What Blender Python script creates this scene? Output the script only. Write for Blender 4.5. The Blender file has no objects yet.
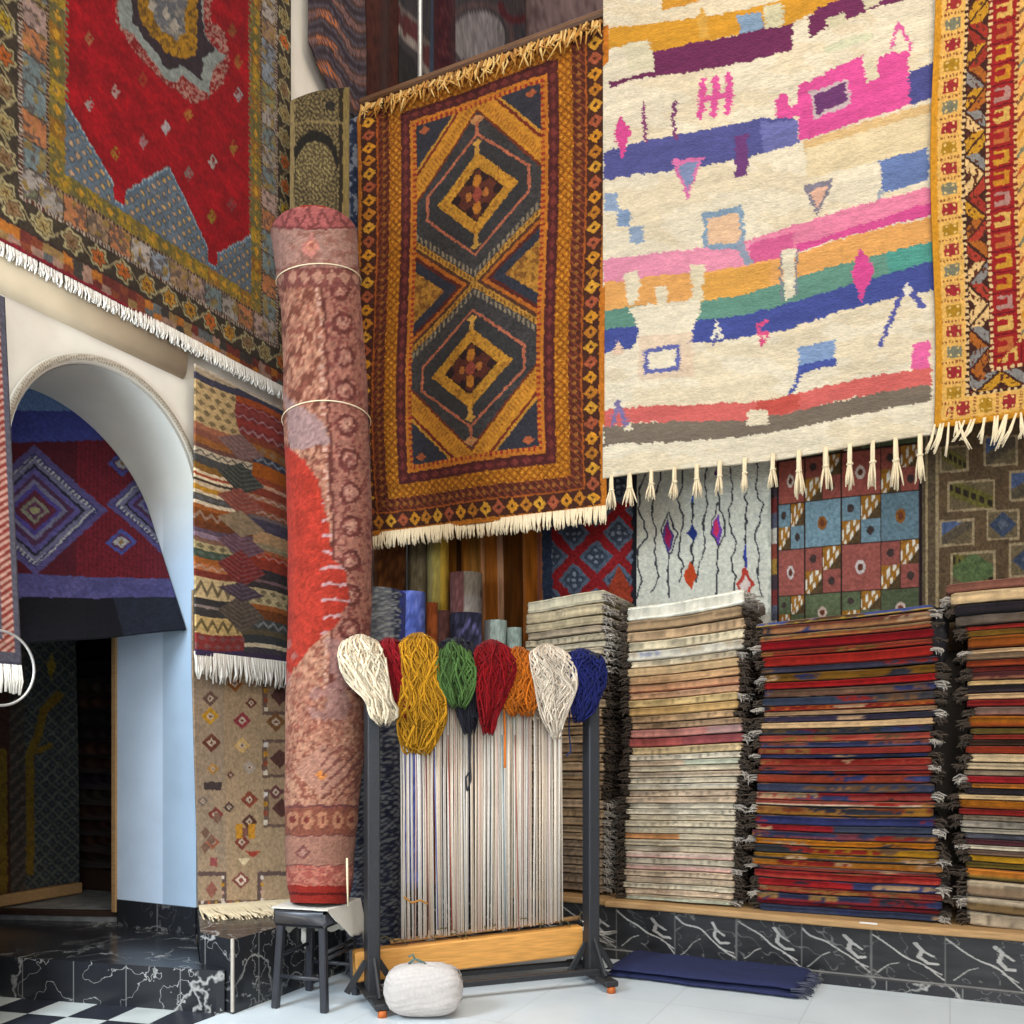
import bpy, math, random
import numpy as np

# ------------------------------------------------------------------ camera
H, F, PXC, HY = 1.25, 908.0, 512.0, 740.0
TH = math.atan(438.0 / 908.0)
CT, ST = math.cos(TH), math.sin(TH)
scene = bpy.context.scene
COL = scene.collection
cd = bpy.data.cameras.new('camera')
cam = bpy.data.objects.new('camera', cd)
COL.objects.link(cam)
cam.location = (0, 0, H)
cam.rotation_euler = (math.pi / 2, 0, TH)
cd.sensor_width = 36.0
cd.lens = F / 1024.0 * 36.0
cd.shift_y = (HY - 512.0) / 1024.0
cd.clip_start = 0.05
scene.camera = cam
scene.view_settings.view_transform = 'Standard'

def ray(px, py):
    cx = (px - PXC) / F
    return np.array([cx * CT - ST, cx * ST + CT, -(py - HY) / F])
O = np.array([0, 0, H])
def on_x(px, py, x):
    r = ray(px, py); return O + r * (x / r[0])
def on_y(px, py, y):
    r = ray(px, py); return O + r * (y / r[1])
def on_z(px, py, z):
    r = ray(px, py); return O + r * ((z - H) / r[2])
def at_d(px, py, d):
    return O + ray(px, py) * d
def on_pl(px, py, P, N):
    r = ray(px, py); return O + r * (np.dot(P - O, N) / np.dot(r, N))
def proj(P):
    P = np.asarray(P, float)
    x, y, z = P[..., 0], P[..., 1], P[..., 2]
    d = np.maximum(-ST * x + CT * y, 0.05)
    return PXC + F * (x * CT + y * ST) / d, HY - F * (z - H) / d

# ------------------------------------------------------------------ colour
def hx(h):
    if isinstance(h, str):
        h = h.lstrip('#')
        return np.array([int(h[i:i + 2], 16) / 255 for i in (0, 2, 4)])
    return np.asarray(h, float)
def tolin(c):
    c = np.clip(np.asarray(c, float), 0, 1)
    return np.where(c <= 0.04045, c / 12.92, ((c + 0.055) / 1.055) ** 2.4)

def hash2(i, j, seed):
    n = (i.astype(np.int64) * 374761393 + j.astype(np.int64) * 668265263 + seed * 974711) & 0x7fffffff
    n = ((n ^ (n >> 13)) * 1274126177) & 0x7fffffff
    n = n ^ (n >> 16)
    return (n & 0xffff) / 65535.0
def vn(x, y, seed=0):
    x = np.asarray(x, float); y = np.asarray(y, float)
    i, j = np.floor(x), np.floor(y)
    fx, fy = x - i, y - j
    fx = fx * fx * (3 - 2 * fx); fy = fy * fy * (3 - 2 * fy)
    a, b = hash2(i, j, seed), hash2(i + 1, j, seed)
    c, d = hash2(i, j + 1, seed), hash2(i + 1, j + 1, seed)
    return (a * (1 - fx) + b * fx) * (1 - fy) + (c * (1 - fx) + d * fx) * fy
def fbm(x, y, seed=0):
    return .55 * vn(x, y, seed) + .3 * vn(x * 2.1, y * 2.1, seed + 7) + .15 * vn(x * 4.3, y * 4.3, seed + 13)

class Pn:
    """paints a weave pattern onto the points of one sheet"""
    def __init__(s, U, V, P, X, Y):
        s.U, s.V, s.P, s.X, s.Y = U, V, P, X, Y
        s.c = np.zeros(U.shape + (3,))
    def wob(s, amp, sc, seed=3):
        s.X = s.X + (vn(s.X / sc, s.Y / sc, seed) - .5) * 2 * amp
        s.Y = s.Y + (vn(s.X / sc, s.Y / sc, seed + 5) - .5) * 2 * amp
    def f(s, m, col, a=1.0):
        col = hx(col)
        if m is True: s.c[...] = col
        elif a >= 1: s.c[m] = col
        else: s.c[m] = s.c[m] * (1 - a) + col * a
    def inpoly(s, pts, X=None, Y=None):
        X = s.X if X is None else X; Y = s.Y if Y is None else Y
        p = np.asarray(pts, float); m = np.zeros(X.shape, bool)
        bb = (X >= p[:, 0].min()) & (X <= p[:, 0].max()) & (Y >= p[:, 1].min()) & (Y <= p[:, 1].max())
        x, y = X[bb], Y[bb]; r = np.zeros(x.shape, bool)
        n = len(p)
        for i in range(n):
            x0, y0 = p[i]; x1, y1 = p[(i + 1) % n]
            if y0 == y1: continue
            r ^= ((y0 > y) != (y1 > y)) & (x < (x1 - x0) * (y - y0) / (y1 - y0) + x0)
        m[bb] = r
        return m
    def poly(s, pts, col, a=1.0): s.f(s.inpoly(pts), col, a)
    def line(s, pts, w, col, X=None, Y=None, a=1.0):
        X = s.X if X is None else X; Y = s.Y if Y is None else Y
        m = np.zeros(X.shape, bool)
        for (x0, y0), (x1, y1) in zip(pts[:-1], pts[1:]):
            dx, dy = x1 - x0, y1 - y0; L2 = dx * dx + dy * dy + 1e-12
            t = np.clip(((X - x0) * dx + (Y - y0) * dy) / L2, 0, 1)
            m |= (X - x0 - t * dx) ** 2 + (Y - y0 - t * dy) ** 2 < (w / 2) ** 2
        s.f(m, col, a)
    def dia(s, x, y, rx, ry, col, X=None, Y=None):
        X = s.X if X is None else X; Y = s.Y if Y is None else Y
        s.f(np.abs(X - x) / rx + np.abs(Y - y) / ry < 1, col)
    def grain(s, amt, sx, sy, seed=1, X=None, Y=None):
        X = s.U if X is None else X; Y = s.V if Y is None else Y
        s.c *= (1 + amt * 2 * (fbm(X * sx, Y * sy, seed) - .5))[..., None]

# ------------------------------------------------------------------ materials
def mat(name, rough=.9):
    m = bpy.data.materials.new(name); m.use_nodes = True
    nt = m.node_tree; b = nt.nodes['Principled BSDF']
    b.inputs['Roughness'].default_value = rough
    b.inputs['Specular IOR Level'].default_value = .25
    return m, nt, b
def N(nt, t, **kw):
    n = nt.nodes.new(t)
    for k, v in kw.items():
        if k in n.inputs: n.inputs[k].default_value = v
        else: setattr(n, k, v)
    return n
def noise_mul(nt, colsock, scale, lo, hi, coord='Object', stretch=None, detail=3):
    tc = N(nt, 'ShaderNodeTexCoord'); mp = N(nt, 'ShaderNodeMapping')
    if stretch: mp.inputs['Scale'].default_value = stretch
    nt.links.new(tc.outputs[coord], mp.inputs['Vector'])
    no = N(nt, 'ShaderNodeTexNoise'); no.inputs['Scale'].default_value = scale; no.inputs['Detail'].default_value = detail
    nt.links.new(mp.outputs[0], no.inputs['Vector'])
    mr = N(nt, 'ShaderNodeMapRange'); mr.inputs[1].default_value = .25; mr.inputs[2].default_value = .75
    mr.inputs[3].default_value = lo; mr.inputs[4].default_value = hi
    nt.links.new(no.outputs[0], mr.inputs[0])
    mx = N(nt, 'ShaderNodeMix', data_type='RGBA', blend_type='MULTIPLY'); mx.inputs[0].default_value = 1
    if hasattr(colsock, 'is_linked'): nt.links.new(colsock, mx.inputs[6])
    else: mx.inputs[6].default_value = (*tolin(hx(colsock)), 1)
    nt.links.new(mr.outputs[0], mx.inputs[7])
    return mx.outputs[2], no.outputs[0], mp.outputs[0]
def bump(nt, b, sock, strength, dist=.01):
    bp = N(nt, 'ShaderNodeBump'); bp.inputs['Strength'].default_value = strength; bp.inputs['Distance'].default_value = dist
    nt.links.new(sock, bp.inputs['Height']); nt.links.new(bp.outputs[0], b.inputs['Normal'])
def weave_mat(name, scale, lo, hi, bs, dist, stretch=None, sheen=.04):
    m, nt, b = mat(name, .95)
    at = N(nt, 'ShaderNodeAttribute'); at.attribute_name = 'Col'
    c, h, _ = noise_mul(nt, at.outputs['Color'], scale, lo, hi, stretch=stretch)
    nt.links.new(c, b.inputs['Base Color']); bump(nt, b, h, bs, dist)
    b.inputs['Sheen Weight'].default_value = sheen
    b.inputs['Specular IOR Level'].default_value = .1
    return m
def plain(name, col, rough=.6, scale=40, lo=.85, hi=1.1, bs=.15, dist=.004, stretch=None, spec=.3, metal=0, detail=3):
    m, nt, b = mat(name, rough)
    c, h, _ = noise_mul(nt, col, scale, lo, hi, stretch=stretch, detail=detail)
    nt.links.new(c, b.inputs['Base Color'])
    if bs: bump(nt, b, h, bs, dist)
    b.inputs['Specular IOR Level'].default_value = spec; b.inputs['Metallic'].default_value = metal
    return m
M = {}
M['pile'] = weave_mat('knotted_pile', 160, .82, 1.12, .5, .006)
M['flat'] = weave_mat('flat_weave', 130, .85, 1.1, .4, .005, (1, 1, 2.2))
M['shag'] = weave_mat('shaggy_wool', 55, .86, 1.08, .75, .015, (1, 1, 2.6))
M['stone'] = weave_mat('polished_stone', 12, .8, 1.15, 0, .001, sheen=0)
for n_ in M['stone'].node_tree.nodes:
    if n_.type == 'BSDF_PRINCIPLED':
        n_.inputs['Roughness'].default_value = .28; n_.inputs['Specular IOR Level'].default_value = .4
M['yarns'] = weave_mat('yarn_strands', 200, .8, 1.15, .3, .003)
M['plaster'] = plain('lime_plaster', 'd9d0c0', .9, 5, .9, 1.06, .25, .02, detail=6)
M['cornice'] = plain('warm_lit_plaster', 'c9b799', .9, 4, .85, 1.1, .2, .02, detail=6)  # beige tint carries the warm light shading on the cornice
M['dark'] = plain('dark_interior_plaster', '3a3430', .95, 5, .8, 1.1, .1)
M['steel'] = plain('black_steel', '29292b', .5, 60, .8, 1.2, .1, .002, spec=.4)
M['rubber'] = plain('orange_rubber', 'b8602a', .7)
M['pine'] = plain('varnished_pine', 'd89a4e', .45, 9, .72, 1.12, .12, .003, stretch=(6, 6, .9) and (1, 1, 14))
M['oak'] = plain('worn_wood', 'b08a5c', .6, 9, .7, 1.1, .2, .004, stretch=(1, 12, 12))
M['rail'] = plain('polished_brown_wood', '6b4c36', .35, 9, .7, 1.15, .1, .003, stretch=(1, 12, 12))
M['darkwood'] = plain('dark_brown_wood', '33231a', .6, 10, .7, 1.2, .1)
M['black'] = plain('black_lacquer', '2b2b30', .35, 30, .8, 1.2, .2, .003, spec=.5)
M['cloth'] = plain('white_cotton', 'cfc8ba', .95, 120, .9, 1.05, .3, .003)
M['cream'] = plain('cream_fringe_wool', 'dcc8a4', .95, 150, .85, 1.08, .3, .003)
M['white'] = plain('white_fringe_wool', 'd6cfc2', .95, 150, .85, 1.08, .3, .003)
M['goldfringe'] = plain('gold_fringe_wool', 'c98e3e', .95, 150, .8, 1.1, .3, .003)
M['greyfringe'] = plain('grey_fringe_wool', 'a0968a', .95, 90, .7, 1.15, .3, .003)
M['dkfringe'] = plain('brown_fringe_wool', '43382e', .95, 90, .6, 1.2, .3, .003)  # brown wool, deepened so the gaps between stacks look shaded
M['darkblue'] = plain('navy_wool', '272c4e', .95, 150, .8, 1.15, .4, .004)
M['chrome'] = plain('pale_metal', 'b8b4ac', .35, 30, .9, 1.1, 0, metal=.6)
M['paper'] = plain('white_paper', 'd8d4cc', .8, 30, .95, 1.02, 0)

# ------------------------------------------------------------------ objects
def wloc(o):
    p = np.zeros(3)
    while o is not None:
        p += np.array(o.location); o = o.parent
    return p
def mk(name, verts, faces, m, parent=None, smooth=True, col=None, base=None):
    v = np.asarray(verts, float).reshape(-1, 3)
    if parent is not None: off = wloc(parent)
    elif base is not None: off = np.asarray(base, float)
    else: off = np.array([(v[:, 0].min() + v[:, 0].max()) / 2, (v[:, 1].min() + v[:, 1].max()) / 2, v[:, 2].min()])
    me = bpy.data.meshes.new(name)
    v = v - off
    if isinstance(faces, np.ndarray):
        nf = len(faces)
        me.vertices.add(len(v)); me.vertices.foreach_set('co', v.ravel().astype(np.float32))
        me.loops.add(nf * 4); me.loops.foreach_set('vertex_index', faces.ravel().astype(np.int32))
        me.polygons.add(nf); me.polygons.foreach_set('loop_start', (np.arange(nf) * 4).astype(np.int32))
        me.update(calc_edges=True)
    else:
        me.from_pydata(v.tolist(), [], [list(map(int, f)) for f in faces]); me.update()
    me.validate()
    if smooth: me.polygons.foreach_set('use_smooth', np.ones(len(me.polygons), bool))
    if col is not None:
        a = me.color_attributes.new('Col', 'FLOAT_COLOR', 'POINT')
        c = np.ones((len(v), 4), np.float32); q = np.asarray(col).reshape(-1, 3); g = q.mean(1, keepdims=True); c[:, :3] = tolin((g + (q - g) * .92) * .94)
        a.data.foreach_set('color', c.ravel())
    me.materials.append(m)
    o = bpy.data.objects.new(name, me); COL.objects.link(o)
    if parent is not None: o.parent = parent
    else: o.location = off
    return o
def tag(o, label=None, cat=None, group=None, kind=None):
    if label: o['label'] = label
    if cat: o['category'] = cat
    if group: o['group'] = group
    if kind: o['kind'] = kind
    return o
def thing(name, label, cat, loc, group=None):
    o = bpy.data.objects.new(name, None); COL.objects.link(o)
    o.location = tuple(map(float, loc)); o.empty_display_size = .1
    return tag(o, label, cat, group)
def struct(o): o['kind'] = 'structure'; return o

class MB:
    def __init__(s): s.v = []; s.f = []; s.c = []
    def add(s, v, f, col=None):
        n = len(s.v); s.v += [tuple(map(float, p)) for p in v]; s.f += [[i + n for i in q] for q in f]
        if col is not None: s.c += [tuple(hx(col))] * len(v)
    def box(s, a, b, bev=0.0):
        x0, y0, z0 = a; x1, y1, z1 = b
        s.obox(((x0 + x1) / 2, (y0 + y1) / 2, (z0 + z1) / 2), (1, 0, 0), (0, 1, 0), (0, 0, 1), (x1 - x0) / 2, (y1 - y0) / 2, (z1 - z0) / 2, bev)
    def obox(s, c, ex, ey, ez, hx_, hy, hz, bev=0.0):
        c, ex, ey, ez = (np.asarray(q, float) for q in (c, ex, ey, ez))
        if bev <= 0:
            v = [c + ex * hx_ * i + ey * hy * j + ez * hz * k for k in (-1, 1) for j in (-1, 1) for i in (-1, 1)]
            s.add(v, [(0, 2, 3, 1), (4, 5, 7, 6), (0, 1, 5, 4), (2, 6, 7, 3), (0, 4, 6, 2), (1, 3, 7, 5)])
            return
        # chamfered box: 24 verts
        idx = {}; v = []
        for i in (-1, 1):
            for j in (-1, 1):
                for k in (-1, 1):
                    for ax in range(3):
                        d = [hx_ - bev, hy - bev, hz - bev]; d[ax] += bev
                        idx[(i, j, k, ax)] = len(v)
                        v.append(c + ex * d[0] * i + ey * d[1] * j + ez * d[2] * k)
        f = []
        for ax in range(3):
            o = [q for q in range(3) if q != ax]
            for sg in (-1, 1):
                q = []
                for a_, b_ in ((-1, -1), (1, -1), (1, 1), (-1, 1)):
                    t = [0, 0, 0]; t[ax] = sg; t[o[0]] = a_; t[o[1]] = b_
                    q.append(idx[(*t, ax)])
                f.append(q)
            for a_ in (-1, 1):
                for b_ in (-1, 1):
                    q = []
                    for sg, which in ((-1, o[0]), (1, o[0]), (1, o[1]), (-1, o[1])):
                        t = [0, 0, 0]; t[ax] = sg; t[o[0]] = a_; t[o[1]] = b_
                        q.append(idx[(*t, which)])
                    f.append(q)
        for i in (-1, 1):
            for j in (-1, 1):
                for k in (-1, 1):
                    f.append([idx[(i, j, k, 0)], idx[(i, j, k, 1)], idx[(i, j, k, 2)]])
        s.add(v, f)
    def bar(s, a, b, w, h, up=(0, 0, 1), bev=.003):
        a, b = np.asarray(a, float), np.asarray(b, float)
        e = b - a; L = np.linalg.norm(e); e = e / L
        u = np.asarray(up, float); u = u - e * np.dot(u, e); u /= np.linalg.norm(u)
        s.obox((a + b) / 2, e, np.cross(u, e), u, L / 2, w / 2, h / 2, min(bev, w / 3, h / 3))
    def tube(s, pts, r, n=6, cap=True, col=None):
        pts = np.asarray(pts, float); k = len(pts)
        r = np.broadcast_to(np.asarray(r, float), (k,))
        t = np.gradient(pts, axis=0); t /= np.linalg.norm(t, axis=1)[:, None] + 1e-12
        u = np.cross(t[0], (0, 0, 1.0))
        if np.linalg.norm(u) < .05: u = np.cross(t[0], (1.0, 0, 0))
        vs = []
        for i in range(k):
            u = u - t[i] * np.dot(u, t[i]); u /= np.linalg.norm(u) + 1e-12
            w = np.cross(t[i], u)
            for j in range(n):
                a = 2 * math.pi * j / n
                vs.append(pts[i] + r[i] * (math.cos(a) * u + math.sin(a) * w))
        fs = [[i * n + j, i * n + (j + 1) % n, (i + 1) * n + (j + 1) % n, (i + 1) * n + j] for i in range(k - 1) for j in range(n)]
        if cap: fs += [list(range(n))[::-1], list(range((k - 1) * n, k * n))]
        s.add(vs, fs, col)
    def build(s, name, m, parent=None, smooth=True, base=None):
        return mk(name, s.v, s.f, m, parent, smooth, np.array(s.c) if len(s.c) == len(s.v) and s.c else None, base)
def flat(o):
    o.data.polygons.foreach_set('use_smooth', np.zeros(len(o.data.polygons), bool)); return o

def grid_faces(nv, nu):
    i = np.arange(nv - 1)[:, None] * nu + np.arange(nu - 1)[None, :]
    return np.stack([i, i + nu, i + nu + 1, i + 1], -1).reshape(-1, 4)
def bil(TL, TR, BR, BL):
    TL, TR, BR, BL = (np.asarray(q, float) for q in (TL, TR, BR, BL))
    def fn(U, V):
        U = U[..., None]; V = V[..., None]
        return (TL * (1 - U) + TR * U) * (1 - V) + (BL * (1 - U) + BR * U) * V
    return fn
def sheet(name, fn, nu, nv, paint, m, parent=None, nrm=(0, -1, 0), disp=None, thick=.014, gain=1.0):
    U, V = np.meshgrid(np.linspace(0, 1, nu), np.linspace(0, 1, nv))
    P0 = fn(U, V)
    X, Y = proj(P0)
    pn = Pn(U, V, P0, X, Y); paint(pn)
    P = P0
    if disp is not None:
        d = disp(U, V)
        if isinstance(d, tuple): P = P0 + d[0][..., None] * np.asarray(nrm, float) + d[1]
        else: P = P0 + d[..., None] * np.asarray(nrm, float)
    o = mk(name, P, grid_faces(nv, nu), m, parent, True, np.clip(pn.c * gain, 0, 1))
    if thick:
        md = o.modifiers.new('thickness', 'SOLIDIFY'); md.thickness = thick; md.offset = 0
    return o
def fringe(name, a, b, L, n, m, parent, seed=0, nrm=(0, -1, 0), w=.008, jl=.25, lean=.03, pts=None, down=(0, 0, -1), sag=None):
    rnd = random.Random(seed); mb = MB()
    a, b = np.asarray(a, float), np.asarray(b, float); nrm = np.asarray(nrm, float); down = np.asarray(down, float)
    e = (b - a) / np.linalg.norm(b - a)
    for i in range(n):
        t = (i + .5 + rnd.uniform(-.4, .4)) / n
        p = a + (b - a) * t
        if sag: p = p + np.array([0, 0, sag(t)])
        l = L * rnd.uniform(1 - jl, 1 + jl * .6); dx = rnd.gauss(0, lean)
        q = [p + nrm * .006 - down * .02,
             p + nrm * .012 + down * l * .35 + e * dx * .3,
             p + nrm * rnd.uniform(.004, .02) + down * l * .7 + e * dx * .7,
             p + nrm * rnd.uniform(0, .015) + down * l + e * dx]
        ww = w * rnd.uniform(.7, 1.3)
        mb.tube(q, [ww * .5, ww * .55, ww * .5, ww * .25], 5)
    return mb.build(name, m, parent)
def loft(name, C, R, m, paint, parent=None, nseg=64, nring=120, squash=None, cap=True, base=None, nz=0.0, seed=0, ax2=None):
    """rolled rug: C centres (k,3), R radii (k,), follows the path"""
    C = np.asarray(C, float); R = np.asarray(R, float)
    k = len(C); tt = np.linspace(0, 1, k); T = np.linspace(0, 1, nring)
    def sm(a):  # smooth interpolation
        try:
            i = np.interp(T, tt, a); w = max(1, nring // (k * 2)); ker = np.ones(2 * w + 1) / (2 * w + 1)
            return np.convolve(np.pad(i, w, mode='reflect', reflect_type='odd'), ker, 'valid')
        except Exception:
            return np.interp(T, tt, a)
    P = np.stack([sm(C[:, j]) for j in range(3)], -1); r = sm(R)
    ax = np.gradient(P, axis=0); ax /= np.linalg.norm(ax, axis=1)[:, None]
    rt = np.array([CT, ST, 0.0]); u = rt[None] - ax * (ax @ rt)[:, None]; u /= np.linalg.norm(u, axis=1)[:, None]
    w = np.cross(ax, u)
    A = np.linspace(0, 2 * math.pi, nseg + 1)
    U, V = np.meshgrid(A / (2 * math.pi), T)
    rr = r[:, None] * (1 + nz * 2 * (fbm(U * 8, V * 14, seed) - .5) * np.sin(np.pi * np.clip(V * 8, 0, 1) / 2))
    G = P[:, None] + rr[..., None] * (np.cos(A)[None, :, None] * u[:, None] + np.sin(A)[None, :, None] * w[:, None])
    X, Y = proj(G)
    pn = Pn(U, V, G, X, Y); paint(pn)
    verts = G.reshape(-1, 3); col = pn.c.reshape(-1, 3); faces = grid_faces(nring, nseg + 1)
    if cap:
        add = []; n0 = len(verts); cv = [verts]; cc = [col]; fs = [faces]
        for ring in (0, nring - 1):
            K = 7
            rad = np.linspace(1, .04, K)
            cen = P[ring]
            gg = cen + (G[ring] - cen)[None] * rad[:, None, None] 
            ang = np.broadcast_to(A[None], (K, nseg + 1))
            sp = np.sin((rad[:, None] * 9 + ang / (2 * math.pi)) * 2 * math.pi) > 0
            c2 = np.where(sp[..., None], col.reshape(nring, nseg + 1, 3)[ring].mean(0) * .8, col.reshape(nring, nseg + 1, 3)[ring].mean(0) * .45)
            fs.append(grid_faces(K, nseg + 1) + n0); cv.append(gg.reshape(-1, 3)); cc.append(c2.reshape(-1, 3)); n0 += K * (nseg + 1)
        verts = np.concatenate(cv); col = np.concatenate(cc); faces = np.concatenate(fs)
    return mk(name, verts, faces, m, parent, True, np.clip(col, 0, 1), base)
# ================================================================== SETTING
XL = -3.67          # face of the left wall
YB = 5.75           # face of the back (right-hand) wall
AY, AZ, AR = 3.135, 2.50, .545   # arch centre / spring height / radius

def marble_mat():
    m, nt, b = mat('black_marble', .22)
    b.inputs['Specular IOR Level'].default_value = .45
    tc = N(nt, 'ShaderNodeTexCoord'); L = nt.links.new
    nz = N(nt, 'ShaderNodeTexNoise'); nz.inputs['Scale'].default_value = 2.2; nz.inputs['Detail'].default_value = 5
    L(tc.outputs['Object'], nz.inputs['Vector'])
    nz2 = N(nt, 'ShaderNodeTexNoise'); nz2.inputs['Scale'].default_value = 5.5; nz2.inputs['Detail'].default_value = 4
    L(tc.outputs['Object'], nz2.inputs['Vector'])
    outs = []
    for n_, wd in ((nz, .012), (nz2, .007)):
        a = N(nt, 'ShaderNodeMath', operation='SUBTRACT'); a.inputs[1].default_value = .5; L(n_.outputs[0], a.inputs[0])
        c = N(nt, 'ShaderNodeMath', operation='ABSOLUTE'); L(a.outputs[0], c.inputs[0])
        r = N(nt, 'ShaderNodeMapRange'); r.inputs[1].default_value = 0; r.inputs[2].default_value = wd; r.inputs[3].default_value = 1; r.inputs[4].default_value = 0
        L(c.outputs[0], r.inputs[0]); outs.append(r.outputs[0])
    mxm = N(nt, 'ShaderNodeMath', operation='MAXIMUM'); L(outs[0], mxm.inputs[0]); L(outs[1], mxm.inputs[1])
    patch = N(nt, 'ShaderNodeTexNoise'); patch.inputs['Scale'].default_value = 1.7; L(tc.outputs['Object'], patch.inputs['Vector'])
    pr = N(nt, 'ShaderNodeMapRange'); pr.inputs[1].default_value = .42; pr.inputs[2].default_value = .62; L(patch.outputs[0], pr.inputs[0])
    mm = N(nt, 'ShaderNodeMath', operation='MULTIPLY'); L(mxm.outputs[0], mm.inputs[0]); L(pr.outputs[0], mm.inputs[1])
    # tile joints on the upright faces
    sp = N(nt, 'ShaderNodeSeparateXYZ'); L(tc.outputs['Object'], sp.inputs[0])
    ad = N(nt, 'ShaderNodeMath', operation='ADD'); L(sp.outputs[0], ad.inputs[0]); L(sp.outputs[1], ad.inputs[1])
    pg = N(nt, 'ShaderNodeMath', operation='PINGPONG'); pg.inputs[1].default_value = .17; L(ad.outputs[0], pg.inputs[0])
    lt = N(nt, 'ShaderNodeMath', operation='LESS_THAN'); lt.inputs[1].default_value = .0035; L(pg.outputs[0], lt.inputs[0])
    ge = N(nt, 'ShaderNodeNewGeometry'); sn = N(nt, 'ShaderNodeSeparateXYZ'); L(ge.outputs['Normal'], sn.inputs[0])
    l2 = N(nt, 'ShaderNodeMath', operation='LESS_THAN'); l2.inputs[1].default_value = .5; L(sn.outputs[2], l2.inputs[0])
    m3 = N(nt, 'ShaderNodeMath', operation='MULTIPLY'); L(lt.outputs[0], m3.inputs[0]); L(l2.outputs[0], m3.inputs[1])
    m4 = N(nt, 'ShaderNodeMath', operation='MULTIPLY'); m4.inputs[1].default_value = .35; L(m3.outputs[0], m4.inputs[0])
    m5 = N(nt, 'ShaderNodeMath', operation='MAXIMUM'); L(mm.outputs[0], m5.inputs[0]); L(m4.outputs[0], m5.inputs[1])
    mx = N(nt, 'ShaderNodeMix', data_type='RGBA'); L(m5.outputs[0], mx.inputs[0])
    mx.inputs[6].default_value = (*tolin(hx('26272a')), 1); mx.inputs[7].default_value = (*tolin(hx('a9a7a2')), 1)
    L(mx.outputs[2], b.inputs['Base Color'])
    return m
M['marble'] = marble_mat()

def floor_mat():
    m, nt, b = mat('pale_floor_tile', .3); L = nt.links.new
    b.inputs['Specular IOR Level'].default_value = .4
    tc = N(nt, 'ShaderNodeTexCoord')
    br = N(nt, 'ShaderNodeTexBrick'); br.offset = 0
    for k, v in (('Scale', 1), ('Mortar Size', .004), ('Brick Width', .6), ('Row Height', .6)): br.inputs[k].default_value = v
    br.inputs['Color1'].default_value = (*tolin(hx('d3dadc')), 1); br.inputs['Color2'].default_value = (*tolin(hx('cfd7da')), 1)
    br.inputs['Mortar'].default_value = (*tolin(hx('c2c8ca')), 1)
    L(tc.outputs['Object'], br.inputs['Vector'])
    c, h, _ = noise_mul(nt, br.outputs['Color'], 2.2, .88, 1.06, detail=6)
    L(c, b.inputs['Base Color'])
    return m
def checker_mat():
    m, nt, b = mat('checkered_floor_tile', .35); L = nt.links.new
    tc = N(nt, 'ShaderNodeTexCoord'); mp = N(nt, 'ShaderNodeMapping'); mp.inputs['Rotation'].default_value = (0, 0, -.21)
    L(tc.outputs['Object'], mp.inputs[0])
    ck = N(nt, 'ShaderNodeTexChecker'); ck.inputs['Scale'].default_value = 1 / .21
    ck.inputs[1].default_value = (*tolin(hx('b9bdb8')), 1); ck.inputs[2].default_value = (*tolin(hx('2a2c33')), 1)
    L(mp.outputs[0], ck.inputs[0])
    c, h, _ = noise_mul(nt, ck.outputs[0], 6, .85, 1.1)
    L(c, b.inputs['Base Color'])
    return m
def prism(name, poly, z0, z1, m):
    n = len(poly); v = [(x, y, z0) for x, y in poly] + [(x, y, z1) for x, y in poly]
    f = [list(range(n))[::-1], list(range(n, 2 * n))] + [[i, (i + 1) % n, n + (i + 1) % n, n + i] for i in range(n)]
    return struct(mk(name, v, f, m, smooth=False))

fl = MB(); fl.box((-7, -3, -.1), (4.5, 6.2, 0)); struct(fl.build('floor', floor_mat(), smooth=False, base=(0, 0, 0)))
prism('checker_floor', [(-3.0, -1.5), (-3.0, 3.16), (-4.6, 2.82), (-4.6, -1.5)][::-1], .0005, .004, checker_mat())

# left wall with its arched opening
def wall_left():
    v = []; f = []
    def quad(*p):
        n = len(v); v.extend(p); f.append([n, n + 1, n + 2, n + 3])
    for x in (XL, XL - .6):
        for y0, y1, z0, z1 in ((-1.2, 2.50, 0, 1.9), (-1.2, AY - AR, 1.9, 9.5), (AY + AR, 8.2, 0, 9.5)):
            quad((x, y0, z0), (x, y1, z0), (x, y1, z1), (x, y0, z1))
        K = 40
        for i in range(K):
            a0, a1 = math.pi * i / K, math.pi * (i + 1) / K
            p0 = (AY - AR * math.cos(a0), AZ + AR * math.sin(a0)); p1 = (AY - AR * math.cos(a1), AZ + AR * math.sin(a1))
            quad((x, p0[0], p0[1]), (x, p1[0], p1[1]), (x, p1[0], 9.5), (x, p0[0], 9.5))
    for y in (-1.2, 8.2):
        quad((XL, y, 0), (XL - .6, y, 0), (XL - .6, y, 9.5), (XL, y, 9.5))
    quad((XL, -1.2, 9.5), (XL, 8.2, 9.5), (XL - .6, 8.2, 9.5), (XL - .6, -1.2, 9.5))
    return struct(mk('wall_left', v, f, M['plaster'], smooth=False, base=(XL, 3, 0)))
wall_left()
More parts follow.
